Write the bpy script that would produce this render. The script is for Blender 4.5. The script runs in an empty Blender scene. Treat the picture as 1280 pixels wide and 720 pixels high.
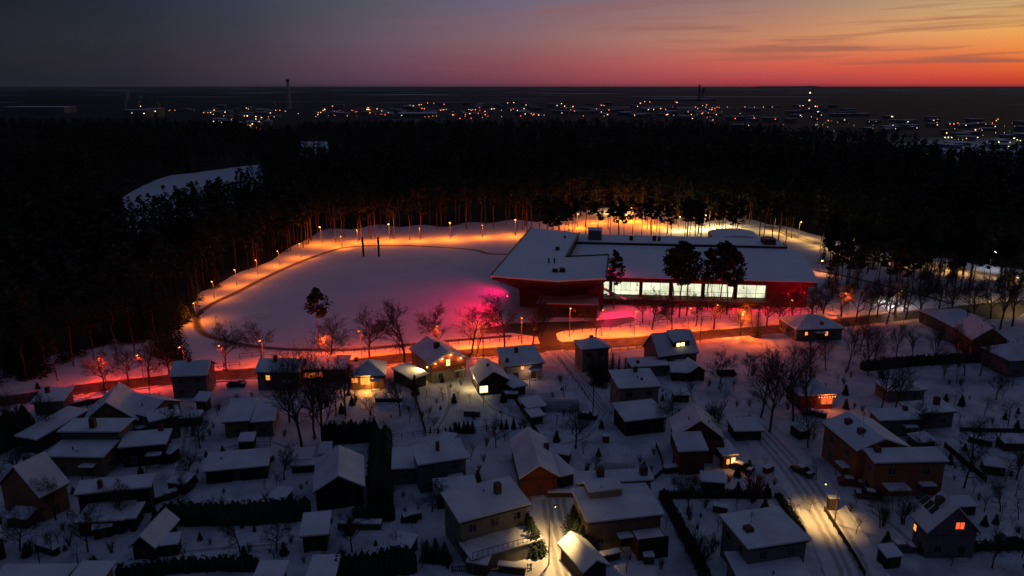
import bpy, math, random
import numpy as np
from mathutils import Vector, Matrix
HAZE = 1.1e-5
R = math.radians
rnd = random.Random(7)
sc = bpy.context.scene
COL = sc.collection

# ------------------------------------------------------------------ camera
H = 70.0
FPX = 949.0
PITCH = math.atan(253.0 / FPX)
cam_d = bpy.data.cameras.new('camera')
cam = bpy.data.objects.new('camera', cam_d)
COL.objects.link(cam)
cam.location = (0, 0, H)
cam.rotation_euler = (math.pi / 2 - PITCH, 0, 0)
cam_d.sensor_width = 36
cam_d.lens = 36 * FPX / 1280
cam_d.clip_start = 1
cam_d.clip_end = 90000
sc.camera = cam
CP, SP = math.cos(PITCH), math.sin(PITCH)


def ray(px, py):
    x = (px - 640) / FPX
    y = (360 - py) / FPX
    return Vector((x, CP + y * SP, -SP + y * CP))


def gp(px, py, z=0.0):
    d = ray(px, py)
    t = (z - H) / d.z
    return Vector((d.x * t, d.y * t, z))


def proj(x, y, z):
    dz = z - H
    dep = y * CP - dz * SP
    up = y * SP + dz * CP
    return 640 + FPX * x / dep, 360 - FPX * up / dep


def hgt(bx, by, ty):
    """height of something standing at ground pixel (bx,by) whose top is seen at row ty"""
    p = gp(bx, by)
    d = ray(bx, ty)
    return H + d.z * (p.y / d.y)


# ------------------------------------------------------------------ mesh builder
class MB:
    def __init__(s):
        s.v = []
        s.f = []
        s.uv = []

    def poly(s, pts):
        i = len(s.v)
        s.v += [tuple(p) for p in pts]
        s.f.append(list(range(i, i + len(pts))))

    def box(s, x0, x1, y0, y1, z0, z1):
        i = len(s.v)
        for z in (z0, z1):
            s.v += [(x0, y0, z), (x1, y0, z), (x1, y1, z), (x0, y1, z)]
        for q in ((3, 2, 1, 0), (4, 5, 6, 7), (0, 1, 5, 4), (1, 2, 6, 5), (2, 3, 7, 6), (3, 0, 4, 7)):
            s.f.append([i + k for k in q])

    def tube(s, pts, rad, n=6, cap=True):
        i0 = len(s.v)
        m = len(pts)
        for k, p in enumerate(pts):
            p = Vector(p)
            a = Vector(pts[max(0, k - 1)])
            b = Vector(pts[min(m - 1, k + 1)])
            t = (b - a)
            t = t.normalized() if t.length > 1e-9 else Vector((0, 0, 1))
            r0 = t.cross(Vector((0, 0, 1)) if abs(t.z) < .9 else Vector((1, 0, 0))).normalized()
            r1 = t.cross(r0)
            r = rad[k] if hasattr(rad, '__len__') else rad
            for q in range(n):
                an = 2 * math.pi * q / n
                s.v.append(tuple(p + r0 * (r * math.cos(an)) + r1 * (r * math.sin(an))))
        for k in range(m - 1):
            for q in range(n):
                a = i0 + k * n + q
                b = i0 + k * n + (q + 1) % n
                s.f.append([a, b, b + n, a + n])
        if cap:
            s.f.append([i0 + q for q in range(n)][::-1])
            s.f.append([i0 + (m - 1) * n + q for q in range(n)])

    def sphere(s, c, r, nu=8, nv=6, sz=1.0):
        i0 = len(s.v)
        for j in range(1, nv):
            th = math.pi * j / nv
            for k in range(nu):
                ph = 2 * math.pi * k / nu
                s.v.append((c[0] + r * math.sin(th) * math.cos(ph), c[1] + r * math.sin(th) * math.sin(ph), c[2] + r * sz * math.cos(th)))
        t = len(s.v)
        s.v.append((c[0], c[1], c[2] + r * sz))
        s.v.append((c[0], c[1], c[2] - r * sz))
        for j in range(nv - 2):
            for k in range(nu):
                a = i0 + j * nu + k
                b = i0 + j * nu + (k + 1) % nu
                s.f.append([a, a + nu, b + nu, b])
        for k in range(nu):
            s.f.append([t, i0 + k, i0 + (k + 1) % nu])
            s.f.append([t + 1, i0 + (nv - 2) * nu + (k + 1) % nu, i0 + (nv - 2) * nu + k])

    def prism(s, outline, z0, z1):
        n = len(outline)
        i = len(s.v)
        s.v += [(p[0], p[1], z0) for p in outline] + [(p[0], p[1], z1) for p in outline]
        s.f.append([i + k for k in range(n)][::-1])
        s.f.append([i + n + k for k in range(n)])
        for k in range(n):
            a, b = i + k, i + (k + 1) % n
            s.f.append([a, b, b + n, a + n])

    def mesh(s, name, mat, smooth=False):
        me = bpy.data.meshes.new(name)
        me.from_pydata(s.v, [], s.f)
        if mat:
            me.materials.append(mat)
        if smooth:
            me.polygons.foreach_set('use_smooth', [True] * len(me.polygons))
        if s.uv:
            ul = me.uv_layers.new(name='uv')
            ul.data.foreach_set('uv', np.array([s.uv[l.vertex_index] for l in me.loops], dtype=np.float32).ravel())
        me.update()
        return me

    def build(s, name, mat, parent=None, smooth=False):
        return link(name, s.mesh(name, mat, smooth), parent)


def link(name, data, parent=None, loc=None, rz=None):
    o = bpy.data.objects.new(name, data)
    COL.objects.link(o)
    if parent:
        o.parent = parent
    if loc is not None:
        o.location = loc
    if rz is not None:
        o.rotation_euler = (0, 0, rz)
    return o


def tag(o, label, cat, group=None):
    o['label'] = label
    o['category'] = cat
    if group:
        o['group'] = group
    return o


def thing(name, label, cat, loc, rz=0, group=None):
    o = link(name, None, None, loc, rz)
    return tag(o, label, cat, group)


def struct(o, kind='structure'):
    o['kind'] = kind
    return o


def copy_tree(o, parent=None):
    c = o.copy()
    COL.objects.link(c)
    if parent:
        c.parent = parent
    for ch in o.children:
        copy_tree(ch, c)
    return c


# ------------------------------------------------------------------ materials
MATS = {}


def srgb(*c):
    return [((v / 255) / 12.92 if v / 255 <= .04045 else ((v / 255 + .055) / 1.055) ** 2.4) for v in c] + [1]


def mat(name, col, rough=.8, var=.25, scale=1.5, bump=0.0, bscale=6, spec=.3, metal=0, stretch=(1, 1, 1), col2=None, thr=None):
    m = bpy.data.materials.new(name)
    m.use_nodes = True
    nt = m.node_tree
    b = nt.nodes['Principled BSDF']
    b.inputs['Roughness'].default_value = rough
    b.inputs['Specular IOR Level'].default_value = spec
    b.inputs['Metallic'].default_value = metal
    tc = nt.nodes.new('ShaderNodeTexCoord')
    mp = nt.nodes.new('ShaderNodeMapping')
    mp.inputs['Scale'].default_value = stretch
    nt.links.new(tc.outputs['Object'], mp.inputs['Vector'])
    nz = nt.nodes.new('ShaderNodeTexNoise')
    nz.inputs['Scale'].default_value = scale
    nz.inputs['Detail'].default_value = 5
    nt.links.new(mp.outputs[0], nz.inputs['Vector'])
    cr = nt.nodes.new('ShaderNodeValToRGB')
    lo = [c * (1 - var) for c in col[:3]] + [1]
    hi = (list(col2[:3]) if col2 else [min(1, c * (1 + var)) for c in col[:3]]) + [1]
    cr.color_ramp.elements[0].position, cr.color_ramp.elements[1].position = thr or (.3, .7)
    cr.color_ramp.elements[0].color = lo
    cr.color_ramp.elements[1].color = hi
    nt.links.new(nz.outputs['Fac'], cr.inputs[0])
    nt.links.new(cr.outputs[0], b.inputs['Base Color'])
    if bump:
        n2 = nt.nodes.new('ShaderNodeTexNoise')
        n2.inputs['Scale'].default_value = bscale
        n2.inputs['Detail'].default_value = 4
        nt.links.new(mp.outputs[0], n2.inputs['Vector'])
        bp = nt.nodes.new('ShaderNodeBump')
        bp.inputs['Strength'].default_value = bump
        bp.inputs['Distance'].default_value = .3
        nt.links.new(n2.outputs['Fac'], bp.inputs['Height'])
        nt.links.new(bp.outputs[0], b.inputs['Normal'])
    MATS[name] = m
    return m


def emis(name, col, strength, sample=True, noise=None):
    m = bpy.data.materials.new(name)
    m.use_nodes = True
    nt = m.node_tree
    for n in list(nt.nodes):
        nt.nodes.remove(n)
    e = nt.nodes.new('ShaderNodeEmission')
    o = nt.nodes.new('ShaderNodeOutputMaterial')
    e.inputs['Color'].default_value = list(col[:3]) + [1]
    e.inputs['Strength'].default_value = strength
    if noise:
        tc = nt.nodes.new('ShaderNodeTexCoord')
        nz = nt.nodes.new('ShaderNodeTexNoise')
        nz.inputs['Scale'].default_value = noise
        nt.links.new(tc.outputs['Object'], nz.inputs['Vector'])
        mr = nt.nodes.new('ShaderNodeMapRange')
        mr.inputs[1].default_value, mr.inputs[2].default_value = .3, .7
        mr.inputs[3].default_value, mr.inputs[4].default_value = strength * .7, strength * 1.15
        nt.links.new(nz.outputs['Fac'], mr.inputs[0])
        nt.links.new(mr.outputs[0], e.inputs['Strength'])
    nt.links.new(e.outputs[0], o.inputs[0])
    if not sample:
        m.cycles.emission_sampling = 'NONE'
    MATS[name] = m
    return m


SNOW = mat('roof_snow', (.74, .76, .80), .75, .16, .22, .25, 1.2, .2)
SNOWG = mat('packed_snow', (.66, .68, .72), .8, .16, .5, .5, 2.2, .2)
SNOWH = mat('hall_roof_snow', (.9, .91, .93), .75, .04, .1, .15, .8, .2)
FASC = mat('roof_board', (.03, .027, .025), .7, .3)
CREAM = mat('cream_plaster', (.27, .24, .19), .85, .14, .8, .1, 12)
GREY = mat('grey_plaster', (.15, .15, .155), .85, .16, .8, .1, 12)
WHITE = mat('white_plaster', (.36, .35, .33), .85, .12, .8, .1, 12)
TAN = mat('tan_plaster', (.22, .15, .09), .85, .15, .8, .1, 12)
BRICK = mat('red_brick', (.15, .058, .045), .9, .25, 3, .3, 18)
ORANGE = mat('orange_plaster', (.30, .135, .065), .85, .16, .6, .1, 12)
WOOD = mat('brown_timber', (.09, .055, .035), .75, .3, 2, .2, 14, stretch=(6, 6, .6))
REDWOOD = mat('red_timber', (.2, .04, .022), .7, .25, 2, .2, 14, stretch=(6, 6, .6))
DARKW = mat('black_timber', (.03, .028, .027), .8, .3, 2, .2, 14)
FRAME = mat('window_frame_paint', (.22, .22, .21), .5, .06)
DFRAME = mat('dark_frame_paint', (.05, .05, .05), .5, .1)
GLASS = mat('dark_glass', (.012, .014, .018), .08, .1, spec=.6)
CHIM = mat('chimney_brick', (.12, .07, .055), .9, .3, 4, .3, 18)
METAL = mat('galvanised_metal', (.25, .26, .27), .45, .1, metal=.7)
DMETAL = mat('dark_metal', (.03, .03, .032), .5, .15, metal=.3)
BARK = mat('bark', (.075, .06, .05), .95, .35, 3, .5, 9, stretch=(3, 3, .7))
TWIG = mat('twigs', (.06, .05, .043), .95, .3, 1)
REDTWIG = mat('red_twigs', (.14, .035, .03), .9, .3, 1)
PBARK = mat('pine_bark', (.16, .075, .04), .95, .35, 2, .5, 9, stretch=(3, 3, .6))
NEEDLE = mat('pine_needles', (.022, .032, .02), .85, .4, .8)
SPRUCE = mat('spruce_needles', (.018, .03, .02), .85, .4, .8)
THUJA = mat('thuja_foliage', (.02, .034, .018), .85, .4, 2)
FENCE = mat('fence_boards', (.05, .042, .036), .85, .3, 3, stretch=(5, 5, .8))
WIRE = mat('fence_metal', (.05, .05, .052), .6, .15)
ASPH = mat('wet_asphalt', (.05, .046, .044), .55, .3, .25, .2, 3, .4, col2=(.06, .056, .055))
CLAY = mat('cleared_path', (.05, .042, .038), .8, .3, .4, .2, 3)
REDP = mat('red_cladding', (.11, .006, .012), .5, .12, .3, .06, 6, stretch=(1, 1, .3))
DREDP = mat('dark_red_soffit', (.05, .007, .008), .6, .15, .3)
CONC = mat('concrete', (.26, .25, .24), .85, .15, .4, .1, 8)
RUB = mat('tyre_rubber', (.015, .015, .015), .9, .2)
CARS = {k: mat('car_paint_' + k, c, .3, .05, spec=.6) for k, c in dict(black=(.012, .012, .014), grey=(.09, .095, .1), red=(.16, .015, .015), white=(.5, .5, .5), blue=(.02, .035, .08)).items()}
GREEN = mat('greenhouse_film', (.3, .33, .34), .4, .12, .8)
E_WARM = emis('lit_window_warm', (1, .52, .16), 3.0)
E_ORANGE = emis('lit_window_orange', (1, .25, .04), 2.2)
E_RED = emis('lit_window_red', (1, .12, .03), 1.2)
E_YEL = emis('lit_window_yellow', (1, .8, .32), 3.0)
E_HALL = emis('hall_window_light', (.95, .97, .66), 1.05, True, .25)
B_ORANGE = emis('sodium_bulb', (1, .40, .08), 9)
B_RED = emis('red_orange_bulb', (1, .22, .04), 7)
B_YEL = emis('yellow_bulb', (1, .66, .26), 8)
B_WHITE = emis('white_bulb', (.85, .92, 1), 12)
B_HOT = emis('red_flood_lens', (1, .02, .06), 25)
F_O = emis('far_lamp_orange', (1, .36, .09), 5, False)
F_R = emis('far_lamp_red', (1, .13, .05), 5, False)
F_W = emis('far_lamp_white', (1, .66, .4), 3.5, False)
F_Y = emis('far_lamp_yellow', (1, .66, .22), 7, False)


def light(name, loc, col, power, parent=None, radius=.25, spot=None):
    d = bpy.data.lights.new(name, 'SPOT' if spot else 'POINT')
    d.color = col
    d.energy = power
    d.shadow_soft_size = radius
    o = bpy.data.objects.new(name, d)
    COL.objects.link(o)
    o.location = loc
    if spot:
        d.spot_size = R(spot[1])
        d.spot_blend = .8
        o.rotation_euler = Vector(spot[0]).to_track_quat('-Z', 'Y').to_euler()
    if parent:
        o.parent = parent
    return o


OR = (1, .19, .006)
RO = (1, .085, .004)
RED = (1, .015, .10)
YE = (1, .68, .25)

# ------------------------------------------------------------------ world: dusk sky
w = bpy.data.worlds.new('World')
sc.world = w
w.use_nodes = True
nt = w.node_tree
N, L = nt.nodes, nt.links
bg = N['Background']


def nd(t, **k):
    n = N.new(t)
    for a, b in k.items():
        setattr(n, a, b)
    return n


def mth(op, a, b=None, clamp=False):
    n = nd('ShaderNodeMath', operation=op, use_clamp=clamp)
    for i, x in enumerate((a, b)):
        if x is None:
            continue
        if isinstance(x, (int, float)):
            n.inputs[i].default_value = x
        else:
            L.new(x, n.inputs[i])
    return n.outputs[0]


tc = nd('ShaderNodeTexCoord')
sx = nd('ShaderNodeSeparateXYZ')
L.new(tc.outputs['Generated'], sx.inputs[0])
az = mth('MULTIPLY', mth('ARCTAN2', sx.outputs[0], sx.outputs[1]), 180 / math.pi)
el = mth('MULTIPLY', mth('ARCSINE', sx.outputs[2]), 180 / math.pi)
# positions of the azimuth stops (degrees right of the view axis)
AZS = [-180, -60, -34, -25.4, -18.6, -9.6, 0, 9.6, 18.6, 26.8, 34, 48, 75, 110, 180]


def azramp(cols):
    # cols: colours for AZS[2..10]
    cr = nd('ShaderNodeValToRGB')
    rp = cr.color_ramp
    full = [(14, 17, 26), (22, 26, 37)] + cols + [cols[-1], tuple(int(c * .55) for c in cols[-1]), (26, 28, 40), (14, 17, 26)]
    ps = [(a + 180) / 360 for a in AZS]
    rp.elements[0].position = ps[0]
    rp.elements[0].color = srgb(*full[0])
    rp.elements[1].position = ps[-1]
    rp.elements[1].color = srgb(*full[-1])
    for p_, c_ in list(zip(ps, full))[1:-1]:
        e = rp.elements.new(p_)
        e.color = srgb(*c_)
    L.new(azf, cr.inputs[0])
    return cr.outputs[0]


azf = mth('MULTIPLY', mth('ADD', az, 180), 1 / 360)
b0 = azramp([(30, 32, 42), (38, 38, 48), (60, 51, 64), (88, 60, 80), (122, 63, 79), (160, 70, 80), (184, 66, 74), (203, 70, 62), (212, 66, 46)])
b1 = azramp([(34, 35, 43), (43, 41, 51), (64, 54, 66), (100, 70, 88), (134, 76, 86), (178, 90, 88), (212, 98, 78), (224, 100, 66), (240, 116, 52)])
b2 = azramp([(34, 37, 46), (43, 45, 54), (60, 58, 70), (98, 82, 98), (132, 98, 104), (170, 118, 106), (200, 134, 98), (226, 158, 102), (240, 168, 84)])
b3 = azramp([(23, 29, 41), (33, 42, 57), (54, 60, 76), (82, 84, 97), (108, 100, 122), (134, 108, 116), (150, 124, 118), (168, 150, 118), (182, 176, 128)])
b4 = azramp([(38, 46, 64), (42, 50, 68), (48, 56, 74), (54, 62, 80), (60, 66, 84), (66, 70, 86), (72, 74, 88), (78, 78, 88), (80, 80, 88)])


def mix(f, a, b):
    n = nd('ShaderNodeMix', data_type='RGBA')
    L.new(f, n.inputs[0])
    for i, x in ((6, a), (7, b)):
        if isinstance(x, (list, tuple)):
            n.inputs[i].default_value = x
        else:
            L.new(x, n.inputs[i])
    return n.outputs[2]


def step(a, b):
    n = nd('ShaderNodeMapRange')
    n.inputs[1].default_value = a
    n.inputs[2].default_value = b
    L.new(el, n.inputs[0])
    return n.outputs[0]


c = mix(step(.3, 1.5), b0, b1)
c = mix(step(1.5, 3.2), c, b2)
c = mix(step(3.2, 5.9), c, b3)
c = mix(step(6, 24), c, b4)
c = mix(step(24, 60), c, srgb(57, 67, 98))
# thin streaky clouds low in the afterglow
cv = nd('ShaderNodeCombineXYZ')
L.new(mth('MULTIPLY', az, .075), cv.inputs[0])
L.new(mth('MULTIPLY', mth('SUBTRACT', el, mth('MULTIPLY', az, .018)), 1.55), cv.inputs[1])
nz = nd('ShaderNodeTexNoise')
nz.inputs['Scale'].default_value = 1.0
nz.inputs['Detail'].default_value = 4
nz.inputs['Roughness'].default_value = .5
nz.inputs['Distortion'].default_value = .3
L.new(cv.outputs[0], nz.inputs['Vector'])
mr = nd('ShaderNodeMapRange')
mr.inputs[1].default_value, mr.inputs[2].default_value = .50, .64
L.new(nz.outputs['Fac'], mr.inputs[0])
azm = nd('ShaderNodeMapRange')
azm.inputs[1].default_value, azm.inputs[2].default_value = -12, 25
L.new(az, azm.inputs[0])
env = mth('MULTIPLY', step(.2, 1.2), mth('SUBTRACT', 1, step(6, 11)))
cf = mth('MULTIPLY', mth('MULTIPLY', mr.outputs[0], azm.outputs[0]), mth('MULTIPLY', env, .75))
c = mix(cf, c, srgb(146, 92, 82))
# a little of the physical sky, sun just under the horizon to the right
sky = nd('ShaderNodeTexSky', sky_type='NISHITA')
sky.sun_disc = False
sky.sun_elevation = R(-3)
sky.sun_rotation = R(38)
L.new(c, bg.inputs['Color'])
bg.inputs['Strength'].default_value = 1.0
bg2 = nd('ShaderNodeBackground')
L.new(sky.outputs[0], bg2.inputs['Color'])
bg2.inputs['Strength'].default_value = .006
ad = nd('ShaderNodeAddShader')
L.new(bg.outputs[0], ad.inputs[0])
L.new(bg2.outputs[0], ad.inputs[1])
L.new(ad.outputs[0], N['World Output'].inputs['Surface'])

sd = bpy.data.lights.new('sun', 'SUN')
sd.energy = .012
sd.angle = R(10)
sd.color = (1, .5, .3)
so = bpy.data.objects.new('sun', sd)
COL.objects.link(so)
so.rotation_euler = Vector((-math.sin(R(38)), -math.cos(R(38)), -math.tan(R(3)))).to_track_quat('-Z', 'Y').to_euler()

# ------------------------------------------------------------------ ground
def ground_material():
    m = bpy.data.materials.new('snow_ground')
    m.use_nodes = True
    nt = m.node_tree
    N, L = nt.nodes, nt.links
    b = N['Principled BSDF']
    b.inputs['Roughness'].default_value = .85
    b.inputs['Specular IOR Level'].default_value = .15
    ge = N.new('ShaderNodeNewGeometry')

    def noise(scale, detail=5, ref=None):
        n = N.new('ShaderNodeTexNoise')
        n.inputs['Scale'].default_value = scale
        n.inputs['Detail'].default_value = detail
        L.new(ref or ge.outputs['Position'], n.inputs['Vector'])
        return n.outputs['Fac']

    def rng(x, a, b_, c=0, d=1):
        n = N.new('ShaderNodeMapRange')
        n.inputs[1].default_value, n.inputs[2].default_value = a, b_
        n.inputs[3].default_value, n.inputs[4].default_value = c, d
        L.new(x, n.inputs[0])
        return n.outputs[0]

    def mx(f, a, b_):
        n = N.new('ShaderNodeMix')
        n.data_type = 'RGBA'
        L.new(f, n.inputs[0])
        for i, x in ((6, a), (7, b_)):
            if isinstance(x, tuple):
                n.inputs[i].default_value = x
            else:
                L.new(x, n.inputs[i])
        return n.outputs[2]

    # open snow with faint drifts and trodden, soil-stained patches
    c = mx(rng(noise(.06), .35, .65), (.70, .72, .77, 1), (.78, .79, .82, 1))
    c = mx(rng(noise(.9, 6), .62, .8, 0, .5), c, (.36, .35, .35, 1))
    spx = N.new('ShaderNodeSeparateXYZ')
    L.new(ge.outputs['Position'], spx.inputs[0])
    ln = N.new('ShaderNodeMath')
    ln.operation = 'MULTIPLY_ADD'
    L.new(spx.outputs[0], ln.inputs[0])
    ln.inputs[1].default_value = -.33
    L.new(spx.outputs[1], ln.inputs[2])
    gard = rng(ln.outputs[0], 196, 188)

    def mul(a, b_):
        n_ = N.new('ShaderNodeMath')
        n_.operation = 'MULTIPLY'
        L.new(a, n_.inputs[0])
        L.new(b_, n_.inputs[1])
        return n_.outputs[0]
    gk = N.new('ShaderNodeMath')
    gk.operation = 'MULTIPLY'
    L.new(gard, gk.inputs[0])
    gk.inputs[1].default_value = .25
    c = mx(gk.outputs[0], c, (.40, .415, .45, 1))
    c = mx(mul(gard, rng(noise(.13, 5), .46, .66, 0, .8)), c, (.30, .30, .33, 1))
    c = mx(mul(gard, mul(rng(noise(.22, 4), .5, .62), rng(noise(2.2, 5), .56, .68, 0, .85))), c, (.13, .115, .1, 1))
    # far country: dark woods with snowy fields between them
    sp = N.new('ShaderNodeSeparateXYZ')
    L.new(ge.outputs['Position'], sp.inputs[0])
    mp = N.new('ShaderNodeMapping')
    mp.inputs['Scale'].default_value = (.0006, .0011, 1)
    L.new(ge.outputs['Position'], mp.inputs['Vector'])
    n = noise(1.0, 6, mp.outputs[0])
    field = rng(n, .57, .66)
    far = mx(field, (.022, .022, .025, 1), (.5, .52, .56, 1))
    fmask = rng(sp.outputs[1], 900, 1100)
    c = mx(fmask, c, far)
    L.new(c, b.inputs['Base Color'])
    bp = N.new('ShaderNodeBump')
    bp.inputs['Strength'].default_value = .3
    bp.inputs['Distance'].default_value = .3
    ad = N.new('ShaderNodeMath')
    ad.operation = 'ADD'
    L.new(noise(.7, 4), ad.inputs[0])
    L.new(noise(2.4, 3), ad.inputs[1])
    L.new(ad.outputs[0], bp.inputs['Height'])
    L.new(bp.outputs[0], b.inputs['Normal'])
    return m


GROUND = ground_material()
mb = MB()
mb.poly([(-45000, -300, 0), (45000, -300, 0), (45000, 60000, 0), (-45000, 60000, 0)])
struct(mb.build('ground', GROUND))
# low wooded ridge on the skyline
FARW = mat('distant_woods', (.035, .035, .04), .9, .3, .002)
mb = MB()
top = []
bot = []
for k in range(121):
    x = -24000 + k * 400
    h = 18 + 22 * (math.sin(k * .23) * .5 + .5) * (math.sin(k * .071 + 1) * .5 + .5) + rnd.uniform(0, 7) + (28 if 78 < k < 84 else 0)
    top.append((x, 24000, h))
    bot.append((x, 23000, -1))
i0 = len(mb.v)
back = [(x, y + 1500, -1) for x, y, z in top]
mb.v += bot + top + back
for k in range(120):
    mb.f.append([k, k + 1, 121 + k + 1, 121 + k])
    mb.f.append([121 + k, 121 + k + 1, 242 + k + 1, 242 + k])
struct(mb.build('hills', FARW))


def track_mat(name, base, track, tr, edge=None, freq=1.0):
    """ribbon surface: u runs across (0..1), v along in metres; wheel tracks and ragged edges by u"""
    m = bpy.data.materials.new(name)
    m.use_nodes = True
    nt = m.node_tree
    N, L = nt.nodes, nt.links
    b = N['Principled BSDF']
    b.inputs['Roughness'].default_value = .7
    b.inputs['Specular IOR Level'].default_value = .25
    uv = N.new('ShaderNodeUVMap')
    sp = N.new('ShaderNodeSeparateXYZ')
    L.new(uv.outputs[0], sp.inputs[0])
    ge = N.new('ShaderNodeNewGeometry')
    nz = N.new('ShaderNodeTexNoise')
    nz.inputs['Scale'].default_value = .5
    nz.inputs['Detail'].default_value = 6
    L.new(ge.outputs['Position'], nz.inputs['Vector'])

    def mt(op, a, b_=None):
        n = N.new('ShaderNodeMath')
        n.operation = op
        for i, x in enumerate((a, b_)):
            if x is None:
                continue
            if isinstance(x, (int, float)):
                n.inputs[i].default_value = x
            else:
                L.new(x, n.inputs[i])
        return n.outputs[0]
    u = mt('ADD', sp.outputs[0], mt('MULTIPLY', mt('SUBTRACT', nz.outputs['Fac'], .5), .12))
    fac = None
    for c_, w_ in tr:
        d = mt('ABSOLUTE', mt('SUBTRACT', u, c_))
        n = N.new('ShaderNodeMapRange')
        n.inputs[1].default_value, n.inputs[2].default_value = w_, w_ * .4
        L.new(d, n.inputs[0])
        fac = n.outputs[0] if fac is None else mt('MAXIMUM', fac, n.outputs[0])
    fac = mt('MULTIPLY', fac, mt('ADD', .45, mt('MULTIPLY', nz.outputs['Fac'], .9)))
    mxn = N.new('ShaderNodeMix')
    mxn.data_type = 'RGBA'
    L.new(mt('MINIMUM', fac, 1.0), mxn.inputs[0])
    mxn.inputs[6].default_value = base
    mxn.inputs[7].default_value = track
    L.new(mxn.outputs[2], b.inputs['Base Color'])
    bp = N.new('ShaderNodeBump')
    bp.inputs['Strength'].default_value = .5
    bp.inputs['Distance'].default_value = .2
    n3 = N.new('ShaderNodeTexNoise')
    n3.inputs['Scale'].default_value = 2.5
    L.new(ge.outputs['Position'], n3.inputs['Vector'])
    L.new(mt('SUBTRACT', n3.outputs['Fac'], fac), bp.inputs['Height'])
    L.new(bp.outputs[0], b.inputs['Normal'])
    return m


def smooth_line(pts, n=6):
    out = []
    P = [pts[0]] + list(pts) + [pts[-1]]
    for i in range(1, len(P) - 2):
        a, b, c_, d = P[i - 1], P[i], P[i + 1], P[i + 2]
        for k in range(n):
            t = k / n
            out.append(.5 * ((2 * b) + (c_ - a) * t + (2 * a - 5 * b + 4 * c_ - d) * t * t + (3 * b - 3 * c_ + d - a) * t ** 3))
    out.append(P[-2])
    return out


def offset_line(line, off):
    res = []
    for k, p in enumerate(line):
        t = (line[min(k + 1, len(line) - 1)] - line[max(0, k - 1)]).normalized()
        res.append(p + Vector((-t.y, t.x, 0)) * off)
    return res


def ribbon(name, px, width, z, material, n=6, thick=0, off=0):
    line = smooth_line([gp(*p) for p in px], n)
    if off:
        line = offset_line(line, off)
    a = offset_line(line, width / 2)
    b = offset_line(line, -width / 2)
    mb = MB()
    v = 0
    for k in range(len(line)):
        if k:
            v += (line[k] - line[k - 1]).length
        mb.v += [(a[k].x, a[k].y, z), (b[k].x, b[k].y, z)]
        mb.uv += [(0, v), (1, v)]
        if k:
            j = 2 * k
            mb.f.append([j - 2, j - 1, j + 1, j])
    if thick:
        n0 = len(mb.v)
        for p, q in zip(a, b):
            mb.v += [(p.x, p.y, z - thick), (q.x, q.y, z - thick)]
            mb.uv += [(0, 0), (1, 0)]
        for k in range(1, len(line)):
            j = 2 * k
            mb.f.append([j - 2, j, n0 + j, n0 + j - 2])
            mb.f.append([j + 1, j - 1, n0 + j - 1, n0 + j + 1])
    return struct(mb.build(name, material)), line


ROADM = track_mat('road_surface', (.2, .2, .2, 1), (.022, .02, .02, 1), [(.5, .8)])
LANEM = track_mat('lane_snow', (.66, .67, .70, 1), (.36, .36, .38, 1), [(.27, .07), (.42, .06), (.60, .06), (.75, .07)])
PATHM = track_mat('path_surface', (.4, .4, .42, 1), (.035, .03, .028, 1), [(.5, .5)])
FROADM = track_mat('forest_road_surface', (.5, .5, .52, 1), (.09, .085, .08, 1), [(.33, .12), (.67, .12)])
ROAD = [(-120, 524), (-60, 514), (0, 503), (60, 494), (117, 485), (210, 475), (320, 466), (430, 456), (490, 449), (560, 444), (620, 440), (690, 434), (760, 429), (830, 424), (900, 417), (1000, 409), (1065, 402), (1130, 395), (1200, 388), (1290, 379), (1420, 368)]
_, ROADL = ribbon('road', ROAD, 7.5, .008, ROADM)
WALK = [p for p in ROAD if p[0] < 640]
ribbon('pavement', WALK, 2.6, .13, SNOWG, thick=.2, off=5.6)
ribbon('pavement', [p for p in ROAD if p[0] > 720], 2.6, .13, SNOWG, thick=.2, off=5.6)
TRACK = [(640, 318), (610, 317), (589, 312), (520, 307.5), (470, 307), (440, 308.5), (419, 312), (374, 328), (330, 348), (295, 366), (269, 378), (249, 391), (245, 399), (247, 408), (252, 415), (266, 422), (304, 431), (346, 436), (395, 437.5), (443, 437), (500, 432), (547, 427.5), (600, 423), (640, 420)]
ribbon('running_track', TRACK, 2.6, .008, PATHM)
ribbon('side_street', [(693, 438), (707, 452), (725, 472), (745, 500), (757, 515)], 5.2, .012, LANEM)
ribbon('lane', [(718, 735), (708, 700), (700, 665), (694, 640), (690, 620)], 7.5, .012, LANEM)
ribbon('village_street', [(925, 520), (950, 540), (980, 572), (1010, 610), (1035, 650), (1062, 700), (1080, 745)], 8.5, .012, LANEM)
ribbon('forest_road', [(958, 283), (975, 289), (1000, 298), (1050, 312), (1100, 320.5), (1160, 331), (1230, 342), (1330, 356)], 7, .008, FROADM)
ribbon('footpath', [(1020, 338), (1060, 346), (1100, 356), (1150, 368), (1190, 380)], 2.6, .008, PATHM)
TRAILM = track_mat('trodden_snow', (.72, .73, .77, 1), (.34, .33, .34, 1), [(.5, .4)])
for tr in ([(560, 482), (562, 500), (556, 520), (545, 538)], [(600, 490), (612, 508), (640, 520), (662, 530)], [(430, 486), (455, 505), (470, 530)], [(240, 508), (232, 540), (226, 575), (214, 610)], [(860, 475), (866, 500), (880, 520), (915, 535)], [(757, 515), (735, 545), (700, 556)], [(925, 585), (905, 605), (850, 606)], [(160, 700), (230, 690), (300, 684), (360, 680)], [(1090, 640), (1120, 660), (1150, 690)], [(1190, 545), (1240, 575), (1275, 590)], [(1090, 425), (1140, 440), (1200, 442)], [(280, 560), (330, 552), (360, 560)]):
    ribbon('footpath', tr, 1.5, .008, TRAILM)
mb = MB()
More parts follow.
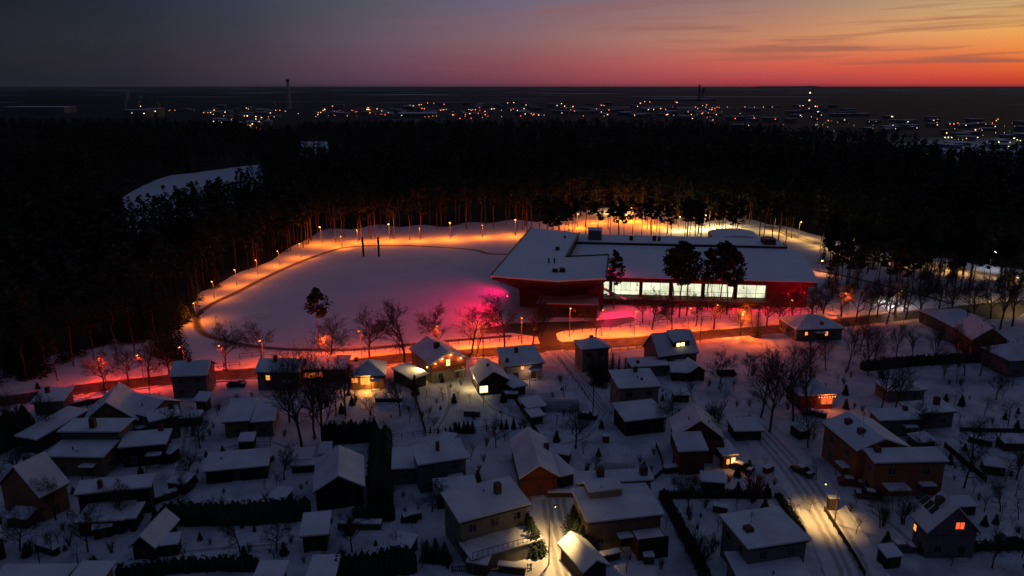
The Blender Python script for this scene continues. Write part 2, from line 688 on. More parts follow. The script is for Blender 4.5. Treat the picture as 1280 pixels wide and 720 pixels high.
mb.poly([gp(x, y, .012) for x, y in reversed([(600, 411), (640, 404), (700, 402), (742, 401), (790, 396), (797, 400), (770, 408), (705, 413.5), (695, 417), (697, 424), (708, 431), (676, 433), (672, 421), (640, 416), (600, 417)])])
struct(mb.build('forecourt_pavement', ASPH))
mb = MB()
mb.poly([gp(x, y, .01) for x, y in reversed([(1178, 392), (1200, 381), (1262, 377), (1290, 385), (1270, 398), (1215, 400)])])
struct(mb.build('parking_pavement', ASPH))
mb = MB()
mb.poly([gp(x, y, .004) for x, y in reversed([(302, 398), (318, 391), (342, 393), (338, 399), (322, 402)])])
struct(mb.build('sand_pit_path', SNOWG))

def bank(px, off, sd):
    line = offset_line(smooth_line([gp(*p) for p in px], 10), off)
    r = random.Random(sd)
    mb = MB()
    mb.tube([p + Vector((r.uniform(-.2, .2), r.uniform(-.2, .2), -.06)) for p in line], [r.uniform(.18, .5) for _ in line], 7)
    struct(mb.build('snow_bank_terrain', SNOWG, smooth=True))


VST = [(925, 520), (950, 540), (980, 572), (1010, 610), (1035, 650), (1062, 700), (1080, 745)]
for k, (l, o) in enumerate(((VST, 4.4), (VST, -4.4), ([(693, 440), (707, 452), (725, 472), (745, 500)], 2.8), ([(693, 440), (707, 452), (725, 472), (745, 500)], -2.8), ([p for p in ROAD if -50 < p[0] < 670], 4.0), ([p for p in ROAD if 720 < p[0] < 1180], 4.0), ([p for p in ROAD if -50 < p[0] < 670], -4.2))):
    bank(l, o, k)

# ------------------------------------------------------------------ landmarks used to describe repeated things
LAND = []
ORD = ['second', 'third', 'fourth', 'fifth', 'sixth', 'seventh', 'eighth', 'ninth', 'tenth', 'eleventh', 'twelfth', 'thirteenth', 'fourteenth', 'fifteenth', 'sixteenth', 'seventeenth']


def landmark(p, phrase):
    LAND.append((Vector((p[0], p[1], 0)), phrase))


USED = {}


def where(loc, base):
    """label: base + relation to the nearest landmark, made unique"""
    best = min(LAND, key=lambda l: (l[0].xy - Vector(loc[:2])).length)
    d = Vector(loc[:2]) - best[0].xy
    if abs(d.x) > abs(d.y) * .9:
        rel = 'right of' if d.x > 0 else 'left of'
    else:
        rel = 'behind' if d.y > 0 else 'in front of'
    s = f'{base} {rel} the {best[1]}'
    n = USED.get(s, 0)
    USED[s] = n + 1
    if n:
        o = ORD[n - 1]
        s = f'{o} {s}'
    return s


# ------------------------------------------------------------------ window, chimney and door prototypes
def proto_window():
    fr = MB()
    w_, h_ = .6, .65
    fr.box(-w_, w_, -.07, 0, h_ - .09, h_)
    fr.box(-w_, w_, -.07, 0, -h_, -h_ + .09)
    fr.box(-w_, -w_ + .09, -.068, 0, -h_ + .09, h_ - .09)
    fr.box(w_ - .09, w_, -.068, 0, -h_ + .09, h_ - .09)
    fr.box(-.035, .035, -.06, 0, -h_ + .09, h_ - .09)
    fr.box(-w_ - .05, w_ + .05, -.18, .0, -h_ - .08, -h_ - .002)
    pn = MB()
    pn.box(-w_ + .05, w_ - .05, -.035, .02, -h_ + .05, h_ - .05)
    return fr.mesh('window', FRAME), pn


WFR, WPN = proto_window()
PANES = {k: WPN.mesh('pane', m) for k, m in dict(dark=GLASS, warm=E_WARM, orange=E_ORANGE, red=E_RED, yellow=E_YEL).items()}


def add_window(parent, loc, rz, kind='dark', w_=1.2, h_=1.3):
    o = link('window', WFR, parent, loc, rz)
    o.scale = (w_ / 1.2, 1, h_ / 1.3)
    link('pane', PANES[kind], o)
    return o


HOUSES = {}


def roof_geo(kind, W, D, ze, zr):
    x, y = W / 2, D / 2
    if kind == 'gabx':
        zf = lambda X, Y: zr - (zr - ze) * abs(Y) / y
        pl = [[(-x, -y), (x, -y), (x, 0), (-x, 0)], [(-x, 0), (x, 0), (x, y), (-x, y)]]
    elif kind == 'gaby':
        zf = lambda X, Y: zr - (zr - ze) * abs(X) / x
        pl = [[(-x, -y), (0, -y), (0, y), (-x, y)], [(0, -y), (x, -y), (x, y), (0, y)]]
    elif kind == 'mono':
        zf = lambda X, Y: ze + (zr - ze) * (Y + y) / D
        pl = [[(-x, -y), (x, -y), (x, y), (-x, y)]]
    elif kind == 'flat':
        zf = lambda X, Y: ze
        pl = [[(-x, -y), (x, -y), (x, y), (-x, y)]]
    else:
        m = min(x, y)
        zf = lambda X, Y: ze + (zr - ze) * min(1, min((x - abs(X)) / m, (y - abs(Y)) / m))
        if x >= y:
            a = x - y
            pl = [[(-x, -y), (x, -y), (a, 0), (-a, 0)], [(-a, 0), (a, 0), (x, y), (-x, y)], [(-x, -y), (-a, 0), (-x, y)], [(x, -y), (x, y), (a, 0)]]
        else:
            a = y - x
            pl = [[(-x, -y), (x, -y), (0, -a)], [(0, a), (x, y), (-x, y)], [(-x, -y), (0, -a), (0, a), (-x, y)], [(x, -y), (x, y), (0, a), (0, -a)]]
    return pl, zf


def slab(mb, pl, zf, d0, d1, sx=1, sy=1):
    """closed slab over all roof planes between z+d0 and z+d1; subdivided a little so that the edge can wave"""
    cnt = {}
    for p in pl:
        q = [(a * sx, b * sy) for a, b in p]
        mb.poly([(a * sx, b * sy, zf(a, b) + d1) for a, b in p])
        mb.poly([(a * sx, b * sy, zf(a, b) + d0) for a, b in reversed(p)])
        for k in range(len(p)):
            e = (p[k], p[(k + 1) % len(p)])
            key = tuple(sorted(((round(e[0][0], 3), round(e[0][1], 3)), (round(e[1][0], 3), round(e[1][1], 3)))))
            cnt.setdefault(key, []).append(e)
    for es in cnt.values():
        if len(es) == 1:
            (a, b), (c_, d) = es[0]
            mb.poly([(a * sx, b * sy, zf(a, b) + d0), (c_ * sx, d * sy, zf(c_, d) + d0), (c_ * sx, d * sy, zf(c_, d) + d1), (a * sx, b * sy, zf(a, b) + d1)])


def house(label, phrase, p0, p1, ze, third, kind='gabx', zr=None, wall=CREAM, tk='b', chim=(), lit=(), over=.45, winrows=None, wins=True, door=True, name='house', cat='house', snow=.26, extras=(), gap=3.4, group=None, basez=-.2):
    zr = ze if zr is None else zr
    A = gp(p0[0], p0[1], ze)
    B = gp(p1[0], p1[1], ze)
    u = (B - A)
    u.z = 0
    W = u.length
    u.normalize()
    v = Vector((-u.y, u.x, 0))
    if isinstance(third, tuple):
        tz = {'b': ze, 'r': zr}[tk] if kind != 'mono' else zr
        T = gp(third[0], third[1], tz)
        D = (T - A).dot(v) * (2 if tk == 'r' else 1)
        D = max(3.0, D)
    else:
        D = float(third)
    C = A + u * (W / 2) + v * (D / 2)
    C.z = 0
    ang = math.atan2(u.y, u.x)
    t = thing(name, label, cat, C, ang, group)
    if phrase:
        landmark(C, phrase)
    HOUSES[phrase or label] = (t, W, D, u, v, C)
    pl, zf = roof_geo(kind, W, D, ze, zr)
    rf = MB()
    slab(rf, pl, zf, .05, .05 + snow)
    roof = rf.build('roof', SNOW, t)
    fb = MB()
    slab(fb, pl, zf, -.14, .048, 1 - .12 / W, 1 - .12 / D)
    fb.build('eaves', FASC, roof)
    o = over
    x, y = W / 2 - o, D / 2 - o
    wl = MB()
    zt = lambda a, b: zf(a, b) - .1

    def wallpoly(pts):
        # pts: along the wall base
        wl.poly([(a, b, basez) for a, b in (pts[0], pts[-1])] + [(a, b, zt(a, b)) for a, b in reversed(pts)])
    wallpoly([(-x, -y), (0, -y), (x, -y)] if kind == 'gaby' else [(-x, -y), (x, -y)])
    wallpoly([(x, y), (0, y), (-x, y)] if kind == 'gaby' else [(x, y), (-x, y)])
    wallpoly([(x, -y), (x, 0), (x, y)] if kind == 'gabx' else [(x, -y), (x, y)])
    wallpoly([(-x, y), (-x, 0), (-x, -y)] if kind == 'gabx' else [(-x, y), (-x, -y)])
    wl.build('wall', wall, t)
    # small vent pipes sticking out of the snow
    if W * D > 60:
        for _ in range(rnd.choice((0, 1, 1, 2))):
            lx, ly = rnd.uniform(-x * .8, x * .8), rnd.uniform(-y * .7, y * .7)
            z = zf(lx, ly)
            q = MB()
            q.tube([(lx, ly, z - .05), (lx, ly, z + rnd.uniform(.6, 1.0))], .11, 6)
            q.build('vent_pipe', DMETAL, roof)
    if ze >= 3.2 and snow > .15:
        q = MB()
        q.tube([(-x, -W * 0 - D / 2 - .08, ze - .1), (x, -D / 2 - .08, ze - .1)], .07, 5)
        q.build('gutter', DMETAL, roof)
    # chimneys, placed where the roof shows them
    for cp in chim:
        P = gp(cp[0], cp[1], (ze + zr) / 2)
        for _ in range(3):
            dl = P - C
            lx, ly = dl.dot(u), dl.dot(v)
            P = gp(cp[0], cp[1], zf(max(-x, min(x, lx)), max(-y, min(y, ly))))
        lx, ly = max(-x, min(x, lx)), max(-y, min(y, ly))
        z = zf(lx, ly)
        s = cp[2] if len(cp) > 2 else .42
        h = cp[3] if len(cp) > 3 else 1.5
        c_ = MB()
        c_.box(lx - s, lx + s, ly - s, ly + s, z - .1, z + h)
        ch = c_.build('chimney', CHIM, roof)
    walls = {'f': (Vector((0, -y)), Vector((1, 0)), 2 * x, 0), 'l': (Vector((-x, 0)), Vector((0, -1)), 2 * y, -math.pi / 2), 'r': (Vector((x, 0)), Vector((0, 1)), 2 * y, math.pi / 2)}
    taken = []
    camd = Vector((0, 0, H)) - C
    for key, px, py, ww, hh, kd in lit:
        o2, ax, ln, rz = walls[key]
        nrm = {'f': -v, 'l': -u, 'r': u}[key]
        P0 = C + u * o2.x + v * o2.y
        d = ray(px, py)
        tt = (P0 - Vector((0, 0, H))).dot(nrm) / d.dot(nrm)
        P = Vector((0, 0, H)) + d * tt
        axw = u * ax.x + v * ax.y
        s = max(-ln / 2 + ww / 2, min(ln / 2 - ww / 2, (P - P0).dot(axw)))
        z = max(.9, min(P.z, zr - .5))
        add_window(t, (o2.x + ax.x * s, o2.y + ax.y * s, z), rz, kd, ww, hh)
        taken.append((key, s, z))
    if wins:
        for key in 'flr':
            o2, ax, ln, rz = walls[key]
            nrm = {'f': -v, 'l': -u, 'r': u}[key]
            if nrm.dot(camd) <= 5:
                continue
            n = max(1, int(ln / gap)) if ln > 2.5 else 0
            hw = ze if kind != 'mono' or key != 'f' else ze
            rows = winrows if winrows else max(1, int((hw + .3) / 2.8))
            for r in range(rows):
                z = 1.55 + r * (hw / rows if rows > 1 else 2.8)
                if z + .8 > hw:
                    continue
                for k in range(n):
                    s = ln * ((k + .5) / n - .5)
                    if door and key == 'f' and r == 0 and k == n // 2:
                        continue
                    if any(a == key and abs(s - b) < 1.5 and abs(z - c_) < 1.5 for a, b, c_ in taken):
                        continue
                    add_window(t, (o2.x + ax.x * s, o2.y + ax.y * s, z), rz, 'dark', rnd.choice((1.1, 1.3, 1.5)), 1.3)
    if door and W > 8.5 and wins:
        ln = 2 * x
        n = max(1, int(ln / gap))
        s = ln * ((n // 2 + .5) / n - .5)
        pz = 2.5
        for sx_ in (-1.0, 1.0):
            q = MB()
            q.box(s + sx_ - .06, s + sx_ + .06, -y - 1.35, -y - 1.23, -.1, pz - .002)
            q.build('porch_post', WOOD, t)
        lbox_ = MB()
        lbox_.box(s - 1.3, s + 1.3, -y - 1.5, -y - .003, pz, pz + .1)
        lbox_.build('porch_roof', FASC, t)
        lbox_ = MB()
        lbox_.box(s - 1.34, s + 1.34, -y - 1.54, -y - .004, pz + .103, pz + .3)
        lbox_.build('porch_snow', SNOW, t)
    if W * D > 80 and rnd.random() < .5:
        lx, ly = rnd.uniform(-x * .7, x * .7), rnd.uniform(0, y * .6)
        z = zf(lx, ly)
        q = MB()
        q.tube([(lx, ly, z), (lx, ly, z + 2.2)], .04, 4)
        for k in range(4):
            q.box(lx - .5 + k * .06, lx + .5 - k * .06, ly - .02, ly + .02, z + 1.4 + k * .22, z + 1.44 + k * .22)
        q.build('aerial', DMETAL, roof)
    if door:
        ln = 2 * x
        n = max(1, int(ln / gap))
        s = ln * ((n // 2 + .5) / n - .5)
        d = MB()
        d.box(s - .5, s + .5, -y - .06, -y + .05, -.1, 2.05)
        dd = d.build('door', WOOD, t)
        d = MB()
        d.box(s + .32, s + .42, -y - .14, -y - .061, .95, 1.05)
        d.build('handle', METAL, dd)
        d = MB()
        d.box(s - .9, s + .9, -y - 1.1, -y - .062, -.2, .16)
        d.build('doorstep', SNOWG, t)
    for nm, mt_, x0, x1, y0, y1, z0, z1 in extras:
        e = MB()
        e.box(x0, x1, y0, y1, z0, z1)
        e.build(nm, mt_, t)
    return t


# ------------------------------------------------------------------ the village
house('low house with a snowy roof at the dark forest edge on the far left', 'low house at the forest edge', (38, 504), (80, 502), 3.2, (27, 487), 'mono', 4.2, GREY, chim=[(60, 492)])
house('beige gabled house facing the camera beside the long diagonal garage', 'beige gabled house', (98, 534), (173, 527), 4.0, 11.0, 'gaby', 8.6, TAN, gap=4)
house('dark roofed house behind the beige gabled house', 'dark roofed house', (146, 512), (184, 522), 5.0, 9.0, 'gabx', 7.0, GREY, snow=.1)
house('long narrow garage with a snowy roof running diagonally to the left', 'long diagonal garage', (46, 551), (112, 513), 3.0, 5.0, 'mono', 3.4, DARKW, wins=False, name='garage', cat='garage')
house('house with a plain snowy shed roof and one chimney below the red-lit road', 'shed roofed house', (186, 529), (227, 520), 4.8, (191, 514), 'mono', 5.6, GREY, chim=[(214, 512)])
house('dark L-shaped house with a flat snowy roof', 'dark flat roofed house', (147, 561), (208, 556), 4.2, (150, 542), 'mono', 4.8, DARKW, chim=[(202, 539)])
house('wide pale house with a broad snowy shed roof and a taller strip behind', 'wide pale house', (55, 572), (129, 573), 4.0, (69, 550), 'mono', 4.6, TAN, extras=[])
house('grey upper storey block with a thin snowy roof behind the wide pale house', None, (71, 541), (150, 541), 6.5, 6.0, 'flat', None, GREY, chim=[(117, 536, .5, 2.2)], wins=False, door=False)
house('orange house with a steep snow-laden roof at the left border', 'steep orange house', (49, 624), (88, 604), 4.6, 10.5, 'gabx', 9.2, ORANGE, chim=[(36, 583, .5, 1.6)])
house('two storey timber house with a pale gable beside the road on the left', 'tall roadside house', (211, 472), (259, 470), 5.4, (209, 453), 'gabx', 7.6, GREY, tk='r', chim=[(238, 459, .4, .5)])
house('tiny tilted lean-to shed with a snow cap', 'tilted lean-to', (241, 502), (258, 503), 2.4, (250, 493), 'mono', 3.4, DARKW, wins=False, name='shed', cat='shed')
house('snow covered house with one glowing window behind the big bare trees', 'glowing-window house', (318, 466), (374, 466), 4.6, (320, 449), 'gabx', 6.4, GREY, tk='r', lit=[('f', 335, 472, 1.1, 1.4, 'orange')], chim=[(345, 452)])
house('long dark roadside house with an orange-lit facade between the big bare trees', 'orange-lit facade', (374, 463), (433, 462), 3.4, 8.0, 'mono', 4.0, REDWOOD, lit=[('f', 382, 469, 2.2, 1.5, 'red'), ('f', 390, 469, 2.2, 1.5, 'orange'), ('f', 398, 468, 2.2, 1.5, 'red')], door=False)
house('hip roofed bungalow with two orange-lit windows and a brick chimney', 'hip roofed bungalow', (436, 472), (482, 470), 3.4, (434, 455), 'hip', 5.8, TAN, chim=[(446, 452)], lit=[('f', 440, 475, 1.6, 1.5, 'orange'), ('f', 456, 476, 2.2, 1.9, 'orange')])
house('small garage whose snowy roof is lit yellow beside the glowing chalet', 'yellow-lit garage', (514, 475), (536, 468), 2.8, (507, 455), 'mono', 3.4, DARKW, wins=False, door=False, name='garage', cat='garage')
CH = house('chalet with red timber gable, cream ground floor and glowing eave lamps', 'glowing chalet', (538, 457), (585, 448), 4.9, 13.5, 'gaby', 7.4, CREAM, chim=[(546, 437, .6, 1.5)], lit=[('f', 560, 453, 1.2, 1.8, 'warm')], winrows=1)
house('hip roofed timber garage house with a yellow lit doorway', 'timber garage house', (597, 480), (638, 476), 3.1, (585, 462), 'gaby', 5.6, DARKW, chim=[(610, 459, .35, .7)], lit=[('f', 600, 487, 2.2, 1.9, 'yellow')], door=False, name='garage', cat='garage')
house('flat snowy lean-to joined to the timber garage house', None, (641, 486), (660, 482), 2.2, 8.0, 'flat', None, DARKW, wins=False, door=False, name='lean_to', cat='shed')
house('white house with a snowy gable roof and two chimneys by the road', 'two-chimney white house', (632, 459), (681, 454), 4.0, (625, 436), 'mono', 5.6, WHITE, chim=[(645, 442), (634, 453, .35, 1.2)], lit=[('f', 653, 459, .9, 1.4, 'orange')])
house('cream two storey cube house with a low hip roof at the lane corner', 'cream cube house', (727, 438), (764, 435), 6.2, (717, 427), 'hip', 7.8, CREAM, chim=[(739, 424, .45, 1.2)])
DM = house('steep gabled house with a lit dormer window beside the main road', 'dormer house', (823, 447), (874, 441), 4.0, 9.0, 'gabx', 8.6, GREY, chim=[(831, 415, .6, 1.6)])
house('low extension with a flat snowy roof below the dormer house', None, (790, 460), (838, 457), 2.8, (783, 449), 'mono', 3.0, GREY, chim=[(797, 455, .35, .9)], door=False)
house('small gabled shed right below the dormer house', 'small gabled shed', (862, 467), (884, 465), 2.4, 6.0, 'gaby', 4.0, DARKW, wins=False, name='shed', cat='shed')
house('dark shed with a slumped snowy roof next to the dormer house extension', None, (838, 466), (860, 467), 2.3, 5.0, 'mono', 3.1, DARKW, wins=False, name='shed', cat='shed')
house('pale two storey house with a tilted snowy roof above its dark garage', 'pale two storey house', (773, 487), (827, 484), 6.0, (760, 464), 'mono', 7.0, CREAM, chim=[(794, 466), (802, 476, .25, .7)])
house('dark garage with a snowy shed roof in front of the pale two storey house', 'dark garage', (781, 528), (834, 522), 3.4, (775, 504), 'mono', 4.3, DARKW, wins=False, door=False, name='garage', cat='garage')
house('low garden shed with a patched snowy roof by the diagonal fence', 'patched garden shed', (659, 512), (684, 508), 2.5, (655, 498), 'mono', 2.9, DARKW, wins=False, name='shed', cat='shed')
house('smaller garden shed stepped in front of the patched garden shed', None, (664, 523), (682, 520), 2.0, 4.0, 'mono', 2.3, DARKW, wins=False, name='shed', cat='shed')
house('long gabled house with a deep red front gable', 'red-gabled house', (649, 600), (700, 597), 3.6, (643, 550), 'gaby', 6.0, REDWOOD, chim=[(683, 562, .45, 1.2)], winrows=1)
house('narrow snowy lean-to along the right side of the red-gabled house', None, (700, 597), (721, 592), 2.4, (686, 551), 'mono', 2.6, DARKW, wins=False, door=False, name='lean_to', cat='shed')
VL = house('wide villa with a broad snowy roof, roof box and dark red terrace', 'wide villa', (733, 655), (831, 644), 5.2, (723, 611), 'mono', 6.0, TAN, winrows=1)
house('small gabled garage with one roof slope lit bright yellow by the lane lamp', 'lamp-lit garage', (729, 718), (763, 708), 2.5, (718, 675), 'gaby', 4.0, DARKW, wins=False, door=False, name='garage', cat='garage')
house('raised rear strip of the wide villa with two chimneys', None, (721, 606), (818, 601), 6.4, (720, 594), 'mono', 6.9, CREAM, chim=[(750, 596, .6, 1.7), (804, 594, .6, 1.7)], wins=False, door=False)
house('cream house with a tilted snowy roof and terrace beside the lamp-lit lane', 'terraced lane house', (574, 655), (664, 631), 6.2, (570, 613), 'mono', 7.2, CREAM, chim=[(622, 618, .5, 2.0)], lit=[('r', 660, 648, 1.4, 2.2, 'warm')])
house('house with a tilted snowy roof, grey windows and a slim chimney pipe', 'tilted-roof house', (522, 583), (586, 573), 5.6, (522, 557), 'mono', 6.4, GREY, chim=[(547, 565, .3, 2.0)])
house('lower annexe to the left of the tilted-roof house', None, (489, 588), (522, 586), 3.2, (494, 561), 'mono', 3.8, GREY, door=False)
house('flat roofed garage with an open dark carport in front of the tilted-roof house', 'open carport garage', (543, 620), (598, 615), 2.8, (538, 600), 'mono', 3.0, GREY, wins=False, name='garage', cat='garage')
house('house with one bright and one dim snowy roof slope by the black hedge', 'two-slope house', (391, 617), (457, 610), 3.6, 11.5, 'gaby', 6.2, DARKW, wins=False)
house('small dark cottage with a square snowy roof near the bottom left', 'square-roofed cottage', (374, 672), (411, 669), 3.0, (376, 643), 'mono', 3.6, DARKW)
house('shed roof just entering the bottom of the picture under the square-roofed cottage', None, (316, 724), (354, 723), 2.8, (321, 703), 'mono', 3.0, DARKW, wins=False, name='shed', cat='shed')
house('snowy shed roof at the very bottom below the dark lawn', None, (378, 735), (416, 734), 2.8, 7, 'mono', 3.0, DARKW, wins=False, name='shed', cat='shed')
house('long low shed with a narrow snowy roof in the left gardens', 'long low shed', (253, 591), (336, 583), 2.6, 6.5, 'mono', 3.0, DARKW, wins=False, name='shed', cat='shed')
house('double roofed tan house behind the bare trees in the left gardens', 'double-roofed tan house', (277, 529), (312, 527), 3.6, (279, 500), 'mono', 4.6, TAN)
house('grey half of a double house beside the double-roofed tan house', None, (313, 529), (343, 527), 3.4, (313, 500), 'mono', 4.2, GREY, door=False)
house('small tilted outhouse roof beside the foot of the big bare trees', 'tilted outhouse', (398, 569), (414, 568), 2.4, (401, 554), 'mono', 3.2, DARKW, wins=False, name='shed', cat='shed')
house('low snow covered shelter left of the tilted outhouse', None, (362, 576), (390, 575), 1.9, 4.5, 'mono', 2.1, DARKW, wins=False, door=False, name='shelter', cat='shelter')
house('very low woodshed with a thin snowy top in the left gardens', None, (361, 584), (398, 582), 1.5, 2.6, 'mono', 1.7, DARKW, wins=False, door=False, name='woodshed', cat='shed')
house('long black barn with a snowy shed roof and a roof vent', 'long black barn', (92, 620), (189, 610), 4.8, (104, 602), 'mono', 5.5, DARKW, chim=[(126, 611, .35, 1.6)], wins=False, name='barn', cat='barn')
house('low flat outbuilding in front of the long black barn', None, (92, 655), (155, 651), 2.6, 6.0, 'flat', None, DARKW, wins=False, name='outbuilding', cat='shed')
house('short flat outbuilding at the right end of the low one', None, (157, 650), (170, 649), 2.5, 5.0, 'flat', None, DARKW, wins=False, door=False, name='outbuilding', cat='shed')
house('small garden hut with a bright snowy roof slope on the open lawn', 'small garden hut', (160, 686), (194, 687), 2.2, 8.0, 'gaby', 4.2, DARKW, wins=False, name='hut', cat='shed')
house('flat snowy roof of a house entering at the bottom left corner', 'bottom left house', (78, 735), (122, 735), 3.4, (88, 703), 'mono', 3.8, GREY, wins=False, door=False)
house('broad low snowy roof in the bottom left corner', None, (-20, 735), (74, 735), 3.0, (-10, 707), 'mono', 3.2, GREY, wins=False, door=False)
house('fragment of a dark house at the left border with a stepped snowy roof', None, (-32, 690), (9, 676), 3.0, 9, 'gaby', 4.8, DARKW, wins=False, door=False)
BR = house('dark brick house with a steep gable near the right-hand street', 'brick gable house', (843, 548), (906, 550), 4.6, 8.5, 'gaby', 8.3, BRICK, chim=[], wins=False, door=False, snow=.2)
house('brick front extension with an arched entrance and outside stair', 'arched brick extension', (848, 566), (886, 564), 4.8, 4.6, 'mono', 6.4, BRICK, wins=False, door=False)
house('small porch hut with a glowing window beside the brick gable house', 'glowing porch hut', (903, 571), (924, 569), 2.8, 5, 'mono', 3.5, WOOD, lit=[('f', 917, 576, .9, 1.6, 'warm'), ('f', 910, 577, .7, 1.2, 'orange')], wins=False, door=False, name='porch_hut', cat='porch')
house('grey cube house with a tilted snowy roof and square chimney, bottom right', 'grey cube house', (935, 688), (1014, 676), 6.2, (904, 644), 'mono', 6.6, GREY, chim=[(935, 665, .6, .9)])
house('low snowy extension roof below the grey cube house', None, (928, 738), (1022, 735), 3.0, 8.0, 'mono', 3.4, GREY, wins=False, door=False)
OB = house('orange apartment block with a snowy gable roof seen along its side', 'orange apartment block', (1027, 529), (1071, 565), 6.8, 10.5, 'gabx', 8.8, ORANGE, chim=[(1060, 531, .55, 1.1), (1076, 543, .55, 1.1)], gap=4.5)
house('orange block with a wide snowy shed roof facing the camera', 'wide orange block', (1093, 580), (1187, 578), 6.6, (1073, 562), 'mono', 7.2, ORANGE, chim=[(1096, 566, .5, 1.2)], gap=5)
GH = house('dark gabled house with one red-lit attic window at the lower right', 'red-window house', (1159, 668), (1227, 668), 4.4, (1135, 646), 'gaby', 8.8, GREY, lit=[('f', 1200, 657, 1.5, 1.3, 'red'), ('l', 1143, 658, .8, 1.2, 'orange')], chim=[(1175, 624, .5, 1.3)])
house('dark red house with a row of hot lights under its hip roof eaves', 'eave-light house', (1000, 496), (1046, 494), 3.4, (994, 479), 'hip', 6.0, REDWOOD, door=False, lit=[('f', 1034, 501, 3.0, 1.6, 'red')])
house('flat snowy roofed dark house behind the orange blocks', 'flat dark house', (1100, 527), (1153, 525), 3.8, (1091, 512), 'mono', 4.2, GREY, chim=[(1131, 514, .4, 1.1)])
house('low snowy roofed building with one tall chimney beside the flat dark house', 'tall-chimney building', (1143, 519), (1197, 515), 3.6, (1132, 503), 'mono', 4.2, GREY, chim=[(1170, 507, .5, 2.0)], door=False)
house('salmon gabled house by the roadside parking on the far right', 'salmon gabled house', (1215, 426), (1262, 428), 5.0, 12.5, 'gaby', 8.6, ORANGE, chim=[(1240, 410, .4, 1.2)])
house('low wing with a grey snowy roof left of the salmon gabled house', 'low grey wing', (1203, 416), (1226, 414), 4.4, 9.0, 'mono', 5.4, GREY, wins=False, door=False)
house('low dark house with a hip snowy roof by the roadside parking', 'dark parking house', (1178, 402), (1232, 400), 3.6, 11.0, 'hip', 5.4, GREY, chim=[(1210, 392, .4, 1.0)])
house('dark house corner with a snowy roof at the right border', 'right border house', (1262, 452), (1305, 450), 4.4, 10, 'hip', 7.0, GREY)
house('hip roofed house with tiny orange windows behind the big right-hand trees', 'hip roofed roadside house', (995, 413), (1056, 411), 3.4, 12.0, 'hip', 5.8, GREY, lit=[('f', 1008, 417, .9, 1.1, 'orange'), ('f', 1033, 417, 1.0, 1.4, 'orange')], chim=[(1027, 404, .4, 1.0)])
house('low pale garage roof behind the bare trees on the right', 'pale garage', (1110, 490), (1160, 488), 2.8, 6, 'mono', 3.0, GREY, wins=False, name='garage', cat='garage')
house('small snow capped shed left of the orange apartment block', 'snow-capped shed', (918, 540), (956, 539), 2.2, 5.5, 'mono', 2.6, DARKW, wins=False, door=False, name='shed', cat='shed')

# -- extra parts of single houses
def hp(phrase):
    return HOUSES[phrase]


def lbox(parent, name, m, *b):
    q = MB()
    q.box(*b)
    return q.build(name, m, parent)


# chalet: red timber upper front, eave lamps, corner post
t, W, D, u, v, C = hp('glowing chalet')
x, y = W / 2 - .45, D / 2 - .45
q = MB()
q.poly([(-x - .02, -y - .03, 2.9), (x + .02, -y - .03, 2.9), (x + .02, -y - .03, 4.95), (0, -y - .03, 7.15), (-x - .02, -y - .03, 4.95)])
q.poly([(x + .03, -y, 2.9), (x + .03, y, 2.9), (x + .03, y, 4.9), (x + .03, -y, 4.9)])
q.build('timber_cladding', REDWOOD, t)
lbox(t, 'balcony', WOOD, .2, 3.4, -y - 1.5, -y - .04, 2.7, 2.86)
for px_ in (.3, 3.3):
    lbox(t, 'post', WHITE, px_ - .09, px_ + .09, -y - 1.45, -y - 1.27, -.1, 2.69)
for fx in (-.72, -.35, .1, .62):
    zz = 7.4 - 2.5 * abs(fx) - .55
    l = MB()
    l.sphere((fx * W / 2, -y - .28, zz), .13, 8, 6)
    lp = l.build('eave_lamp', B_YEL, t)
    light('eave_light', (fx * W / 2, -y - .5, zz - .25), (1, .6, .18), 150, t, .12)
l = MB()
l.sphere((-x - .3, -y + 2, 3.6), .14, 8, 6)
l.build('eave_lamp', B_YEL, t)
light('eave_light', (-x - .7, -y + 2, 3.9), (1, .62, .2), 3600, t, .15, ((-.8, .1, -.6), 120))
# timber garage house: lamp on its left wall, facing the chalet yard
t, W, D, u, v, C = hp('timber garage house')
l = MB()
l.sphere((-W / 2 + .1, 0, 2.7), .14, 8, 6)
l.build('wall_lamp', B_YEL, t)
light('wall_light', (-W / 2 - .6, -.5, 2.6), (1, .68, .25), 420, t, .15)
lbox(t, 'garage_door', WOOD, -.4, W / 2 - 1, -D / 2 + .36, -D / 2 + .5, -.1, 2.4)
# dormer
t, W, D, u, v, C = DM, *HOUSES['dormer house'][1:]
dm = MB()
zb = 5.4
dm.box(-1.0, 3.6, -D / 2 + 1.4, 0, zb, zb + 1.75)
dmo = dm.build('dormer', DARKW, t)
dm = MB()
dm.poly([(-1.4, -D / 2 + 1.0, zb + 1.76), (4.0, -D / 2 + 1.0, zb + 1.76), (4.0, .2, zb + 3.6), (-1.4, .2, zb + 3.6)])
dm.poly([(-1.4, -D / 2 + 1.0, zb + 2.05), (4.0, -D / 2 + 1.0, zb + 2.05), (4.0, .2, zb + 3.9), (-1.4, .2, zb + 3.9)])
dm.poly([(-1.4, -D / 2 + 1.0, zb + 1.76), (4.0, -D / 2 + 1.0, zb + 1.76), (4.0, -D / 2 + 1.0, zb + 2.05), (-1.4, -D / 2 + 1.0, zb + 2.05)])
dm.poly([(4.0, -D / 2 + 1.0, zb + 1.76), (4.0, .2, zb + 3.6), (4.0, .2, zb + 3.9), (4.0, -D / 2 + 1.0, zb + 2.05)])
dm.poly([(-1.4, -D / 2 + 1.0, zb + 1.76), (-1.4, .2, zb + 3.6), (-1.4, .2, zb + 3.9), (-1.4, -D / 2 + 1.0, zb + 2.05)])
dm.build('dormer_roof', SNOW, dmo)
